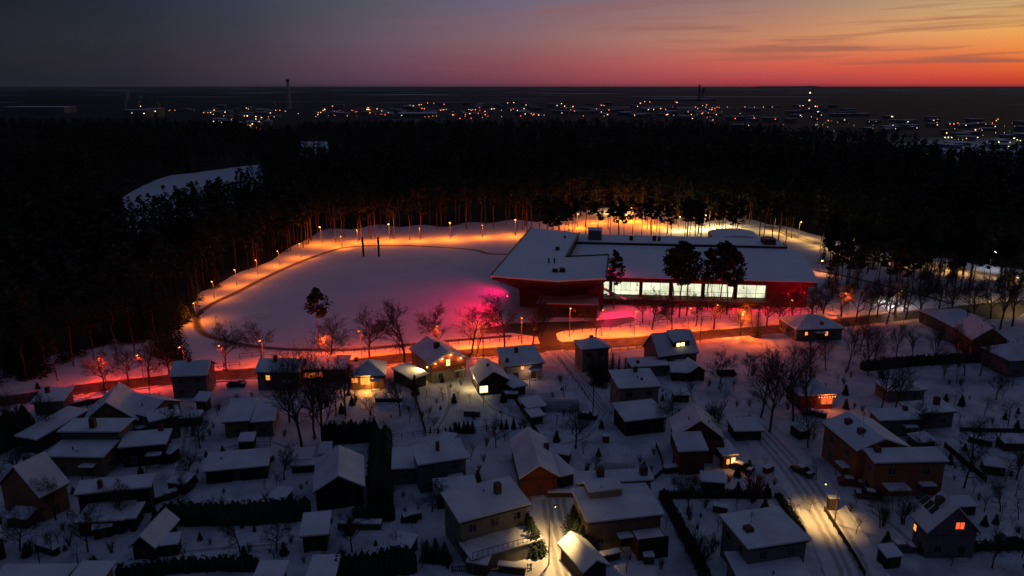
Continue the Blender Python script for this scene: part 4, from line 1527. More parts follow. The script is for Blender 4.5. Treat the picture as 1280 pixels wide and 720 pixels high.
# pines near the hall and on the field
for b, y, tp in ((840, 394, 305), (849, 397, 299), (858, 395, 303), (884, 386, 309), (900, 390, 300), (908, 394, 304), (914, 388, 311), (399, 437, 359)):
    plant(PINE, 'pine_tree', b, y, tp, 'tall dark pine', 'tree', 'pines around the hall', wide=.92)
plant(PINE, 'pine_tree', 767, 386, 312, 'slender lone pine at the corner between arena and glass front', 'tree', auto=False, wide=.75)
for b, y, tp in ((1108, 387, 302), (1118, 393, 296), (1130, 390, 300), (1092, 372, 300), (1040, 372, 310), (1052, 350, 292), (1072, 358, 300), (1036, 318, 272), (1062, 335, 284), (1085, 340, 288), (1098, 352, 295), (1140, 362, 300), (1150, 345, 290), (1165, 358, 300), (1182, 372, 312), (1200, 365, 305), (1215, 362, 302), (1232, 372, 310), (1248, 360, 300), (1270, 380, 312), (1125, 345, 290), (1045, 362, 300), (1190, 350, 298), (1080, 330, 280), (1110, 332, 282), (1140, 338, 285), (58, 468, 400), (92, 458, 380), (118, 452, 385), (146, 446, 372), (168, 440, 372), (196, 432, 366), (72, 476, 410), (34, 476, 400)):
    plant(EPINE, 'pine_tree', b, y, tp, 'dark pine', 'tree', 'pines standing clear of the wood')
for b, y, tp in ((946, 421, 380), (218, 452, 372), (228, 448, 388), (212, 440, 380), (206, 446, 392)):
    plant(SPR, 'spruce_tree', b, y, tp, 'dark narrow spruce', 'tree', 'spruces')
for k, (b, y, tp) in enumerate(((740, 470, 440), (748, 474, 436), (757, 476, 438), (765, 473, 440), (773, 476, 444), (781, 474, 446), (743, 480, 452), (752, 483, 450))):
    plant(SPR, 'spruce_tree', b, y, tp, 'bushy dark evergreen in the clump', 'tree', 'evergreen clump behind the pale house', wide=1.3)
for b, y, tp in ((657, 668, 634), (660, 675, 640), (664, 683, 645), (668, 692, 655), (672, 690, 660), (716, 660, 630), (719, 672, 636), (722, 684, 645), (726, 690, 655), (470, 645, 628), (545, 700, 672), (556, 702, 676), (534, 700, 674)):
    plant(SPR, 'evergreen_tree', b, y, tp, 'bushy evergreen', 'tree', 'evergreens at the house corners', wide=1.9)
# forest edge: single pines behind the field and the hall
YB = [(-500, 540), (-100, 492), (0, 474), (40, 468), (90, 446), (150, 430), (205, 416), (232, 400), (248, 372), (290, 350), (350, 326), (400, 303), (480, 298.5), (560, 295.5), (640, 291), (700, 287), (745, 291), (800, 290), (860, 292), (905, 288), (945, 280), (985, 286), (1050, 305), (1100, 313), (1160, 323), (1230, 334), (1330, 350), (1600, 385)]
YT = [(-500, 157), (130, 157), (300, 160), (320, 172), (350, 172), (400, 160), (640, 158), (880, 157), (920, 165), (1000, 174), (1100, 180), (1150, 193), (1180, 206), (1230, 206), (1300, 200), (1800, 195)]


def interp(tab, x):
    for (a, b), (c_, d) in zip(tab, tab[1:]):
        if a <= x <= c_:
            return b + (d - b) * (x - a) / (c_ - a)
    return tab[0][1] if x < tab[0][0] else tab[-1][1]


n = 0
while n < 40:
    px, py = rnd.uniform(1022, 1290), rnd.uniform(285, 378)
    if py < interp(YB, px) + 7 or rnd.random() < (py - 300) / 110:
        continue
    P = gp(px, py)
    plant(PINE if n % 3 == 0 else EPINE, 'pine_tree', 0, 0, 0, 'dark pine of the loose wood between the hall and the yellow-lit forest road', 'tree', 'loose pines right of the hall', h=rnd.uniform(13, 22), auto=False, loc=P, wide=rnd.uniform(.85, 1.2))
    n += 1
for _ in range(34):
    px = rnd.uniform(-20, 262)
    P = gp(px, interp(YB, px))
    P.y += rnd.uniform(-6, 7)
    plant(SPR, 'spruce_tree', 0, 0, 0, 'dark spruce along the black wood left of the field', 'tree', 'spruces of the left wood edge', h=rnd.uniform(10, 19), auto=False, loc=P, wide=rnd.uniform(.9, 1.3))
for k in range(46):
    px = rnd.uniform(672, 990)
    P = gp(px, rnd.uniform(299, 313) if px < 930 else rnd.uniform(293, 306))
    plant(EPINE, 'pine_tree', 0, 0, 0, 'tall slim pine standing close behind the sports hall roof', 'tree', 'pines close behind the hall', h=rnd.uniform(17, 23), auto=False, loc=P, wide=rnd.uniform(.8, 1.05))
n = 0
while n < 26:
    px, py = rnd.uniform(1020, 1290), rnd.uniform(325, 372)
    P = gp(px, py)
    plant(SPR, 'spruce_tree', 0, 0, 0, 'dark spruce among the loose pines right of the hall', 'tree', 'spruces right of the hall', h=rnd.uniform(7, 15), auto=False, loc=P, wide=rnd.uniform(.9, 1.2))
    n += 1
ne = 0
while ne < 158:
    px = rnd.choice([rnd.uniform(240, 400)] + [rnd.uniform(350, 665) for _ in range(5)] + [rnd.uniform(680, 950) for _ in range(3)] + [rnd.uniform(700, 860), rnd.uniform(850, 985), rnd.uniform(850, 985)])
    yb = interp(YB, px)
    P = gp(px, yb)
    k = abs(rnd.gauss(0, .5))
    P.y += rnd.uniform(0, 20) if px < 340 else (rnd.uniform(-5, 38) if px < 680 else rnd.uniform(-5, 62 if px < 860 else 30))
    P.x *= P.y / gp(px, yb).y
    plant(EPINE, 'pine_tree', 0, 0, 0, 'tall slim pine with a bare trunk at the edge of the dark forest', 'tree', 'pines of the forest edge', h=rnd.uniform(17, 23), auto=False, loc=P, wide=rnd.uniform(.8, 1.05))
    ne += 1

# the rest of the wood reads as one mass
CLEAR = [(157, 256), (157, 247), (178, 232), (213, 219), (280, 211), (322, 206), (320, 216), (282, 231), (227, 243), (174, 257)]
CLEAR_G = [(152, 288), (148, 250), (178, 232), (213, 219), (280, 211), (326, 205), (330, 236), (284, 262), (228, 274), (176, 292)]
CLEAR2_G = [(374, 200), (376, 177), (410, 177), (410, 200)]
CLEAR2 = [(376, 184), (378, 177), (408, 177), (408, 184)]
CLEAR3 = [(1088, 262), (1100, 250), (1160, 252), (1150, 266)]


def inside(poly, x, y):
    r = False
    j = len(poly) - 1
    for i in range(len(poly)):
        xi, yi = poly[i]
        xj, yj = poly[j]
        if (yi > y) != (yj > y) and x < (xj - xi) * (y - yi) / (yj - yi) + xi:
            r = not r
        j = i
    return r


def forest():
    r = random.Random(5)
    protos = []
    for k in range(8):
        mb = MB()
        h = 1.0
        mb.tube([(0, 0, 0), (0, 0, .9)], [.012, .004], 3, False)
        n = 46
        spr = k % 3 == 0
        for q in range(n):
            t = r.random()
            if spr:
                z = .15 + .82 * t
                rad = .16 * (1 - t) + .02
            else:
                z = .5 + .5 * t
                rad = .15 * math.sin(math.pi * (.2 + .75 * t))
            a = r.uniform(0, 6.28)
            d = rad * math.sqrt(r.random())
            p = Vector((d * math.cos(a), d * math.sin(a), z))
            u = Vector((r.uniform(-1, 1), r.uniform(-1, 1), r.uniform(-.6, .4))).normalized()
            v = u.cross(Vector((r.uniform(-1, 1), r.uniform(-1, 1), r.uniform(-1, 1)))).normalized()
            s = .055 * r.uniform(.6, 1.3)
            mb.poly([p - u * s, p + v * s, p + u * s])
        tri = []
        for f in mb.f:
            for k2 in range(1, len(f) - 1):
                tri.append((f[0], f[k2], f[k2 + 1]))
        protos.append((np.array(mb.v, dtype=np.float32), np.array(tri, dtype=np.int32)))
    V, F = [], []
    off = 0
    lots = []
    for (y0, y1, per) in ((170, 420, 34), (420, 700, 60), (700, 1150, 130), (1150, 1900, 230)):
        n = int(.70 * (y1 * y1 - y0 * y0) / per)
        for _ in range(n):
            y = math.sqrt(r.uniform(y0 * y0, y1 * y1))
            x = r.uniform(-.70, .70) * y
            lots.append((x, y))
    for x, y in lots:
        px, py = proj(x, y, 0)
        back = 36 if 380 < px < 960 else (3 if px < 330 else 4)
        px2, py2 = proj(x * (y - back) / y, y - back, 0)
        if py2 > interp(YB, px2) or py < interp(YT, px):
            continue
        h = r.uniform(15, 22) * (1 if y < 800 else max(.62, 1 - (y - 800) / 2200))
        bad = False
        for f in (0,):
            qx, qy = proj(x, y, h * f)
            if inside(CLEAR_G, qx, qy) or inside(CLEAR2_G, qx, qy) or inside(CLEAR3, qx, qy):
                bad = True
                break
        if bad:
            continue
        # keep the lit wood around the rear lamps airy and the forest road free
        if 690 < px < 900 and py > 262 and r.random() < .55:
            continue
        if 955 < px < 1340 and abs(py - interp([(955, 282), (1000, 298), (1050, 312), (1100, 320), (1160, 331), (1230, 342), (1340, 357)], px)) < 4:
            continue
        v, f = protos[r.randrange(8)]
        a = r.uniform(0, 6.28)
        wv = h * r.uniform(.9, 1.25) * (1 + max(0, y - 600) / 1600)
        M = np.array([[math.cos(a) * wv, -math.sin(a) * wv, 0], [math.sin(a) * wv, math.cos(a) * wv, 0], [0, 0, h]], dtype=np.float32)
        V.append(v @ M.T + np.array([x, y, -.1], dtype=np.float32))
        F.append(f + off)
        off += len(v)
    V = np.concatenate(V)
    F = np.concatenate(F)
    me = bpy.data.meshes.new('forest')
    me.vertices.add(len(V))
    me.vertices.foreach_set('co', V.ravel())
    me.loops.add(F.size)
    me.loops.foreach_set('vertex_index', F.ravel())
    me.polygons.add(len(F))
    me.polygons.foreach_set('loop_start', np.arange(0, F.size, 3, dtype=np.int32))
    me.materials.append(NEEDLE)
    me.update(calc_edges=True)
    o = link('forest', me)
    o['kind'] = 'stuff'
    o['label'] = 'dark pine forest stretching from the field to the distant town'
    print('forest tris', len(F))


forest()

SHADED_LITTER = mat('shaded_pine_litter', (.035, .03, .026), .95, .4, .08, .4, .5, .1)  # dark tone carries the shade under the trees as well as the litter


def forest_floor():
    """dark sheet added to keep the ground under the canopy black: litter plus shade"""
    mb = MB()
    cols = [(-560 + 10 * k) for k in range(246)]
    r = random.Random(3)
    for cpx in cols:
        yb = interp(YB, cpx + 5)
        back = 30 if 360 < cpx < 900 else 7
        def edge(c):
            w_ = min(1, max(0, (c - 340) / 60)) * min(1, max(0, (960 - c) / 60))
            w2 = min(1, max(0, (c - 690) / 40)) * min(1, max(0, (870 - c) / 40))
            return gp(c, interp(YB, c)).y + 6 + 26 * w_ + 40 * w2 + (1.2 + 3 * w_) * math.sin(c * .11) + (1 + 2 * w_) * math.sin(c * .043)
        ya0, yb0 = edge(cpx), edge(cpx + 10)
        y0 = (ya0 + yb0) / 2
        y1 = gp(cpx + 5, interp(YT, cpx + 5)).y
        n = 44
        run = None
        for k in range(n):
            f0, f1 = k / n, (k + 1) / n
            ya = y0 * (y1 / y0) ** f0
            yb_ = y0 * (y1 / y0) ** f1
            mid = (ya + yb_) / 2
            xs = [(c - 640) / FPX for c in (cpx, cpx + 10)]
            dep = lambda y: y * CP + H * SP
            px, py = proj((xs[0] + xs[1]) / 2 * dep(mid), mid, 0)
            if 955 < px < 1340 and abs(py - interp([(955, 282), (1000, 298), (1050, 312), (1100, 320), (1160, 331), (1230, 342), (1340, 357)], px)) < 3:
                continue
            yl, yr = (ya0, yb0) if k == 0 else (ya, ya)
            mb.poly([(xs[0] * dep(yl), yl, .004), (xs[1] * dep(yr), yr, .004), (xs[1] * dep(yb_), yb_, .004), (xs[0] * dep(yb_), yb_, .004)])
    struct(mb.build('forest_floor_ground', SHADED_LITTER))


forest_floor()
for poly in (CLEAR_G, CLEAR2_G):
    pts = [gp(x, y, .02) for x, y in poly]
    cen = sum(pts, Vector()) / len(pts)
    out = []
    rr = random.Random(2)
    for a, b in zip(pts, pts[1:] + pts[:1]):
        for k in range(6):
            p = a.lerp(b, k / 6)
            out.append(p + (p - cen) * rr.uniform(-.03, .03))
    area = sum(p.x * q.y - q.x * p.y for p, q in zip(out, out[1:] + out[:1]))
    mb = MB()
    mb.poly(out if area > 0 else out[::-1])
    struct(mb.build('clearing_ground', SNOWG))

# ------------------------------------------------------------------ hedges
def hedge(label, pts, wd, h, phrase=None, dens=44, name='hedge'):
    line = [gp(*p) for p in pts]
    t0 = line[0]
    r = random.Random(len(label))
    mb = MB()
    core = MB()
    for a, b in zip(line, line[1:]):
        d = b - a
        L_ = d.length
        d.normalize()
        s = Vector((-d.y, d.x, 0))
        m = max(2, int(L_ / .8))
        for k in range(m):
            p = a + d * (L_ * (k + .5) / m)
            hh = h * r.uniform(.8, 1.15)
            for q in range(dens):
                z = hh * r.random() ** .8
                w2 = wd * (.55 if z < hh * .7 else .55 * (1 - (z / hh - .7) / .34))
                c_ = p + d * r.uniform(-.5, .5) + s * r.choice((-1, 1)) * w2 * r.uniform(.6, 1.05) + Vector((0, 0, z))
                leaf_clumps(mb, c_ - t0, .12, 1, .2, r)
        for k in range(int(L_ / .9) + 1):
            p = a + d * min(L_, k * .9) - t0
            hh = h * r.uniform(.8, 1.02)
            for sg in (-.22, .22):
                c0 = p + s * (sg * wd + r.uniform(-.15, .15))
                core.tube([c0 + Vector((0, 0, -.1)), c0 + Vector((0, 0, hh * .6)), c0 + Vector((r.uniform(-.1, .1), r.uniform(-.1, .1), hh))], [wd * .3, wd * .3, .06], 7)
    o = thing(name, label, 'hedge', t0)
    mb.build('foliage', THUJA, o)
    core.build('core', THUJA, o)
    landmark(line[len(line) // 2], phrase) if phrase else None
    return o


hedge('long tall black hedge across the left gardens', [(206, 652), (250, 652), (320, 651), (384, 645)], 3.0, 3.6, 'long black garden hedge')
hedge('low spiky hedge along the bottom edge of the left lawn', [(150, 722), (220, 714), (268, 711), (322, 711)], 1.6, 2.2)
hedge('tall dark thuja hedge running away beside the two-slope house', [(476, 634), (476, 600), (476, 570), (477, 552)], 4.2, 4.6, 'tall receding thuja hedge')
hedge('tall dark thuja hedge crosswise behind the two-slope house', [(408, 553), (440, 551), (470, 549)], 3.0, 4.6)
hedge('dark bumpy hedge of young evergreens in front of the two-slope house', [(446, 650), (470, 650), (494, 648)], 1.8, 3.0)
hedge('black hedge at the bottom between the cottages', [(422, 722), (470, 716), (520, 712)], 2.4, 4.0)
hedge('long diagonal thuja hedge left of the grey cube house', [(828, 622), (845, 652), (862, 684), (882, 725)], 1.5, 1.8)
hedge('dark clipped hedge along the left side of the village street', [(972, 622), (985, 640), (1003, 668)], 1.0, 1.3)
hedge('dark overgrown hedge below the salmon gabled house', [(1080, 462), (1140, 456), (1200, 452), (1262, 450)], 2.5, 2.6)
hedge('dark hedge along the snowy plot at the lower right', [(1150, 692), (1200, 688), (1290, 685)], 1.2, 1.4)
hedge('black evergreen thicket at the left border', [(-20, 570), (10, 556), (40, 548)], 5.0, 7.5)
# rows of single thujas
n = 0
for k in range(42):
    px = 832 + k * (962 - 832) / 41
    plant(THU, 'thuja', px, 622 + rnd.uniform(-.4, .4), 0, 'small cone shaped thuja in the straight row beside the brick gable house', 'thuja', 'straight row of small thujas', h=rnd.uniform(1.5, 2.0), auto=False, wide=1.15)
for px, tp in ((538, 532), (548, 533), (557, 532), (563, 530), (574, 525), (580, 524), (585, 524), (591, 524), (608, 529), (627, 523), (633, 522), (642, 520)):
    plant(THU, 'thuja', px, 541 if px < 600 else 536, tp + 1, 'small dark cone shaped thuja', 'thuja', 'thujas along the chalet garden')
for px in (503, 508, 514, 519):
    plant(THU, 'thuja', px, 653, 642, 'slim young thuja', 'thuja', 'young thujas by the hedge')
for px, py, tp in ((519, 494, 468), (553, 478, 466), (541, 476, 464)):
    plant(THU, 'thuja', px, py, tp, 'tall narrow thuja', 'thuja', 'thujas at the chalet')

# scattered garden growth between the houses
def free(P, m=1.6):
    for t_, W_, D_, u_, v_, C_ in HOUSES.values():
        d = P - C_
        if abs(d.dot(u_)) < W_ / 2 + m and abs(d.dot(v_)) < D_ / 2 + m:
            return False
    for ln in LANES:
        for q in ln:
            if (P.xy - q.xy).length < 5:
                return False
    return True


LANES = [ROADL] + [smooth_line([gp(*p) for p in l], 6) for l in ([(693, 438), (707, 452), (725, 472), (745, 500), (757, 515)], [(718, 735), (708, 700), (700, 665), (694, 640), (690, 620)], [(925, 520), (950, 540), (980, 572), (1010, 610), (1035, 650), (1062, 700), (1080, 745)])]
n = 0
while n < 400:
    px, py = rnd.uniform(-10, 1290), rnd.uniform(455, 712)
    P = gp(px, py)
    if not free(P):
        continue
    k = rnd.random()
    if k < .28:
        plant(FRUIT, 'bare_tree', 0, 0, 0, 'little leafless orchard tree', 'tree', 'scattered orchard trees', h=rnd.uniform(2.6, 5), loc=P)
    elif k < .8:
        plant(BUSH, 'bare_shrub', 0, 0, 0, 'low twiggy garden bush', 'shrub', 'scattered garden bushes', h=rnd.uniform(.9, 2.4), loc=P, wide=1.3)
    else:
        plant(THU, 'thuja', 0, 0, 0, 'small dark garden evergreen', 'shrub', 'scattered garden evergreens', h=rnd.uniform(1, 2.8), loc=P, wide=1.5)
    n += 1

# ------------------------------------------------------------------ fences
def fence(label, pts, h, style='post', off=0, gap=2.6):
    line = [gp(*p) for p in pts]
    t0 = line[0].copy()
    t = thing('fence', label, 'fence', t0)
    segs = []
    tot = 0
    for a, b in zip(line, line[1:]):
        segs.append((a, b))
        tot += (b - a).length
    q = MB()
    post = MB()
    post.box(-.06, .06, -.06, .06, -.2, h + .1)
    pm = post.mesh('post', WIRE if style == 'rail' else FENCE)
    npst = 0
    gap = max(gap, tot / 70)
    for a, b in segs:
        d = b - a
        L_ = d.length
        d.normalize()
        s = Vector((-d.y, d.x, 0))
        n = max(1, round(L_ / gap))
        for k in range(n + (b is line[-1])):
            p = a + d * (L_ * k / n) - t0
            link('post', pm, t, p, math.atan2(d.y, d.x))
            npst += 1

        def bar(z0, z1, w_, e=0.0):
            A, B = a - t0, b - t0
            i = len(q.v)
            for P in (A, B):
                for sg in (-1, 1):
                    for z in (z0, z1):
                        q.v.append(tuple(P + s * (sg * w_ + e) + Vector((0, 0, z))))
            q.f += [[i + k for k in f] for f in ((0, 1, 3, 2), (4, 6, 7, 5), (0, 4, 5, 1), (2, 3, 7, 6), (1, 5, 7, 3), (0, 2, 6, 4))]
        if style == 'rail':
            bar(h - .06, h + .02, .035, .1)
            bar(h * .45, h * .45 + .06, .03, .1)
        elif style == 'board':
            bar(.08, h, .03, .1)
        else:
            bar(h * .25, h * .25 + .08, .03, .1)
            bar(h * .8, h * .8 + .08, .03, .1)
            m = int(L_ / .32)
            for k in range(m):
                p = a + d * (L_ * (k + .5) / m) - t0 + s * .16
                q.box(p.x - .07, p.x + .07, p.y - .02, p.y + .02, .05, h)
    q.build('panel', WIRE if style == 'rail' else FENCE, t)
    return t


fence('long metal railing between the road and the snowy field', [(300, 449), (360, 445), (443, 441), (520, 436), (600, 430), (660, 425)], 1.5, 'rail', gap=3)
fence('metal railing along the red-lit snow in front of the hall', [(705, 417), (750, 414), (800, 408), (900, 400), (1000, 393), (1060, 387)], 1.5, 'rail', gap=3)
fence('metal railing beside the pavement at the left bend of the road', [(215, 467), (260, 462), (300, 458)], 1.3, 'rail', gap=3)
fence('dark picket fence between the dormer house and the road', [(764, 440), (785, 438), (806, 436)], 1.5, 'picket')
fence('tall dark boards between the chalet garden and the next plot', [(513, 474), (519, 500), (526, 525), (532, 545)], 1.7, 'board')
fence('dark diagonal fence beside the patched garden shed', [(642, 500), (655, 520), (668, 540), (678, 556)], 1.4, 'board')
fence('low wire fence behind the tilted-roof house', [(488, 549), (530, 544), (580, 541), (640, 537)], 1.0, 'rail')
fence('dark board fence along the garages below the road on the left', [(60, 520), (110, 507), (150, 500)], 1.4, 'board')
fence('low fence along the side street', [(698, 450), (716, 474), (735, 500)], .9, 'rail')
fence('wooden fence on the right side of the village street', [(1030, 640), (1048, 668), (1068, 700), (1080, 722)], 1.0, 'picket')
fence('fence along the bottom of the terraced lane house', [(565, 716), (620, 715), (664, 713)], 1.1, 'picket')
fence('curved low fence behind the wide villa', [(820, 560), (826, 575), (829, 590), (818, 600)], 1.0, 'board')
fence('long garden wall-like fence right of the wide orange block', [(1180, 560), (1205, 582), (1232, 604)], 1.3, 'board')
fence('dark fence between the snowy plots at the far right', [(1200, 540), (1240, 541), (1290, 542)], 1.0, 'board')
fence('rail around the lawn in front of the wide villa', [(783, 716), (788, 700), (772, 690)], .9, 'rail')

# greenhouse and small garden objects
def greenhouse(px, py, wd, dp, h, label):
    t = thing('greenhouse', label, 'greenhouse', gp(px, py), R(-2))
    q = MB()
    n = 8
    for k in range(n):
        a, b = math.pi * k / n, math.pi * (k + 1) / n
        A, B = (-dp / 2 * math.cos(a), h * math.sin(a)), (-dp / 2 * math.cos(b), h * math.sin(b))
        q.poly([(-wd / 2, A[0], A[1]), (wd / 2, A[0], A[1]), (wd / 2, B[0], B[1]), (-wd / 2, B[0], B[1])])
    for s in (-1, 1):
        q.poly([(s * wd / 2, -dp / 2 * math.cos(math.pi * k / n), h * math.sin(math.pi * k / n)) for k in range(n + 1)])
    q.build('film_cover', GREEN, t)
    q = MB()
    for k in range(6):
        x = -wd / 2 + wd * k / 5
        q.tube([(x, -dp / 2 * 1.01 * math.cos(math.pi * j / 8), h * 1.01 * math.sin(math.pi * j / 8)) for j in range(9)], .035, 4)
    q.build('hoop', METAL, t)


greenhouse(701, 511, 8, 4, 2.2, 'pale film greenhouse on the snow beside the garden sheds')
greenhouse(769, 592, 7, 3.6, 2.0, 'grey film greenhouse behind the wide villa')


def small_box(name, label, cat, px, py, wd, dp, h, m, cap=True, rz=0):
    t = thing(name, label, cat, gp(px, py), rz)
    q = MB()
    q.box(-wd / 2, wd / 2, -dp / 2, dp / 2, 0, h)
    q.build('body', m, t)
    q = MB()
    q.box(-wd / 2 + .1, wd / 2 - .1, -dp / 2 - .03, -dp / 2 - .002, .15, h - .15)
    q.build('front', WOOD, t)
    if cap:
        q = MB()
        q.box(-wd / 2 - .08, wd / 2 + .08, -dp / 2 - .08, dp / 2 + .08, h + .003, h + .2)
        q.build('lid', SNOW, t)


small_box('compost_bin', 'dark compost bin with a snowy lid on the lamp-lit lawn by the villa', 'bin', 810, 702, 1.5, 1.5, 1.3, DARKW)
small_box('compost_bin', 'small black bin on the lawn near the brick gable house', 'bin', 757, 552, 1.2, 1.2, 1.4, DARKW)
small_box('rabbit_hutch', 'low wooden hutch under the chalet garden fence', 'hutch', 638, 497, 3.5, 1.6, 1.2, WOOD)
small_box('storage_bench', 'wooden storage box on the diagonal fence corner', 'storage box', 701, 620, 4.5, .9, .9, WOOD)
small_box('notice_board', 'dark boxy cabinet standing beside the lit village street', 'cabinet', 1040, 636, 1.6, 1.0, 2.2, DARKW)
small_box('log_pile', 'long snow covered log pile near the small garden hut', 'log pile', 450, 660, 7, 1.2, 1.1, WOOD)
small_box('garden_trampoline_box', 'low dark garden frame with snow in front of the hip roofed bungalow', 'garden frame', 487, 500, 6, 2.5, .9, DARKW)

for k, (px, py) in enumerate(((30, 655), (212, 575), (228, 612), (352, 632), (440, 612), (505, 690), (600, 712), (215, 690), (130, 668), (850, 500), (890, 610), (1000, 545), (1240, 590), (1200, 640), (1110, 705), (1262, 560), (870, 540), (700, 575), (560, 560), (310, 560), (240, 530), (1150, 560))):
    P = gp(px, py)
    wd, dp = rnd.uniform(2.4, 4.2), rnd.uniform(2, 3)
    t = thing('garden_shed', where(P, 'little dark garden shed'), 'shed', P, rnd.uniform(-.5, .5), 'little garden sheds')
    h = rnd.uniform(1.7, 2.2)
    lbox(t, 'wall', DARKW if k % 3 else WOOD, -wd / 2, wd / 2, -dp / 2, dp / 2, -.1, h)
    q = MB()
    a, b = (-wd / 2 - .2, wd / 2 + .2), (-dp / 2 - .25, dp / 2 + .25)
    pl = [(a[0], b[0], h + .02), (a[1], b[0], h + .02), (a[1], b[1], h + .5), (a[0], b[1], h + .5)]
    q.poly([(x, y, z + .2) for x, y, z in pl])
    q.poly(pl[::-1])
    for j in range(4):
        c0, c1 = pl[j], pl[(j + 1) % 4]
        q.poly([c0, c1, (c1[0], c1[1], c1[2] + .2), (c0[0], c0[1], c0[2] + .2)])
    q.build('roof', SNOW, t)
    lbox(t, 'door', WOOD, -.45, .45, -dp / 2 - .05, -dp / 2 - .002, 0, 1.6)
for k, (px, py) in enumerate(((60, 690), (205, 625), (330, 575), (470, 600), (515, 650), (640, 715), (840, 590), (960, 590), (1130, 610), (1225, 555), (1020, 520), (900, 640), (760, 700), (590, 520))):
    P = gp(px, py)
    t = thing('log_pile', where(P, 'snow topped log pile'), 'log pile', P, rnd.uniform(-.8, .8), 'log piles')
    wd = rnd.uniform(2, 4.5)
    q = MB()
    for r_ in range(5):
        for c_ in range(4):
            q.tube([(-wd / 2, -.45 + c_ * .28, .14 + r_ * .24), (wd / 2, -.45 + c_ * .28, .14 + r_ * .24)], .13, 6)
    q.build('logs', WOOD, t)
    lbox(t, 'snow_cap', SNOW, -wd / 2 - .1, wd / 2 + .1, -.65, .55, 1.24, 1.42)

# two tall net posts on the field
t = thing('ball_net', 'tall dark ball net frame standing at the far end of the snowy field', 'net', gp(464, 320.5))
for s in (-3.3, 3.3):
    q = MB()
    q.box(s - .35, s + .35, -.35, .35, -.1, 8.2)
    q.build('post', DARKW, t)
q = MB()
for k in range(7):
    q.box(-2.9 + k * .95, -2.85 + k * .95, -.02, .02, 0, 6.2)
for k in range(6):
    q.box(-2.949, 2.949, -.015, .015, .6 + k, .63 + k)
q.build('net', WIRE, t)

# ------------------------------------------------------------------ cars
def car_proto(paint, van=False):
    prof = [(-2.15, .32), (2.15, .32), (2.2, .62), (2.1, .86), (1.1, .98), (.45, 1.44), (-1.2, 1.47), (-1.85, 1.02), (-2.2, .92)] if not van else [(-2.3, .35), (2.3, .35), (2.35, .8), (2.1, 1.05), (1.55, 1.9), (-2.2, 1.95), (-2.35, .9)]
    body = MB()
    n = len(prof)
    for s in (-.86, .86):
        i = len(body.v)
        body.v += [(x, s * (1 if z < 1.05 else .84), z) for x, z in prof]
        f = [i + k for k in range(n)]
        body.f.append(f if s < 0 else f[::-1])
    for k in range(n):
        a, b = k, (k + 1) % n
        body.f.append([b, a, a + n, b + n])
    return body.mesh('body', paint)


def car(label, px, py, rz, paint='black', van=False, snow=True):
    t = thing('parked_car', label, 'car', gp(px, py, .02), R(rz), 'parked cars')
    b = link('body', car_proto(CARS[paint], van), t)
    zr_ = 1.95 if van else 1.46
    q = MB()
    if van:
        q.box(-2.1, 1.35, -.70, .70, zr_ + .003, zr_ + .1)
    else:
        q.box(-1.1, .35, -.62, .62, zr_ + .015, zr_ + .1)
        q.box(1.2, 2.0, -.7, .7, .985, 1.03)
    if snow:
        q.build('snow_cover', SNOW, t)
    for x in (-1.35, 1.38):
        for s in (-1, 1):
            w_ = MB()
            w_.tube([(x, s * .7, .31), (x, s * .9, .31)], .32, 14)
            wh = w_.build('wheel', RUB, t)
            w_ = MB()
            w_.tube([(x, s * .9, .31), (x, s * .915, .31)], .19, 10)
            w_.build('rim', METAL, wh)
    for s in (-1, 1):
        g = MB()
        zt, zb = (1.78, 1.2) if van else (1.38, 1.02)
        yo = .80 if not van else .80
        g.poly([(.85 if not van else 1.45, s * .855, zb), (-1.6, s * .855, zb), (-1.15, s * .74, zt), (.45 if not van else 1.2, s * .74, zt)])
        g.build('side_window', GLASS, t)
        h_ = MB()
        h_.box(2.16, 2.215, s * .66 - .16, s * .66 + .16, .62, .78)
        h_.build('headlight', FRAME, t)
        h_ = MB()
        h_.box(-2.225, -2.17, s * .66 - .15, s * .66 + .15, .7, .84)
        h_.build('tail_light', CARS['red'], t)
    g = MB()
    if van:
        g.poly([(2.11, -.72, 1.08), (2.11, .72, 1.08), (1.58, .66, 1.84), (1.58, -.66, 1.84)])
    else:
        g.poly([(1.09, -.7, 1.0), (1.09, .7, 1.0), (.48, .62, 1.43), (.48, -.62, 1.43)])
    g.build('windscreen', GLASS, t)
    return t


car('dark parked car on the snowy yard beside the dark garage', 734, 523, -4, 'black')
car('black car parked at an angle on the village street', 1003, 592, -58, 'black')
car('dark red car by the entrance of the wide orange block', 1063, 606, -10, 'red')
car('dark car under the lit edge of the street beside the orange blocks', 1085, 622, 165, 'black')
car('snowed-up dark car left of the red-window house', 1126, 688, 4, 'grey')
car('dark car right of the red-window house', 1262, 678, 10, 'blue')
car('dark van parked below the dormer house garden', 908, 470, 8, 'black', True)
car('dark car in front of the glowing porch hut', 927, 588, -40, 'black')
car('pale car parked in the yard of the two-chimney white house', 664, 470, 10, 'white')
car('dark car at the roadside below the dark double house', 296, 483, 5, 'black')

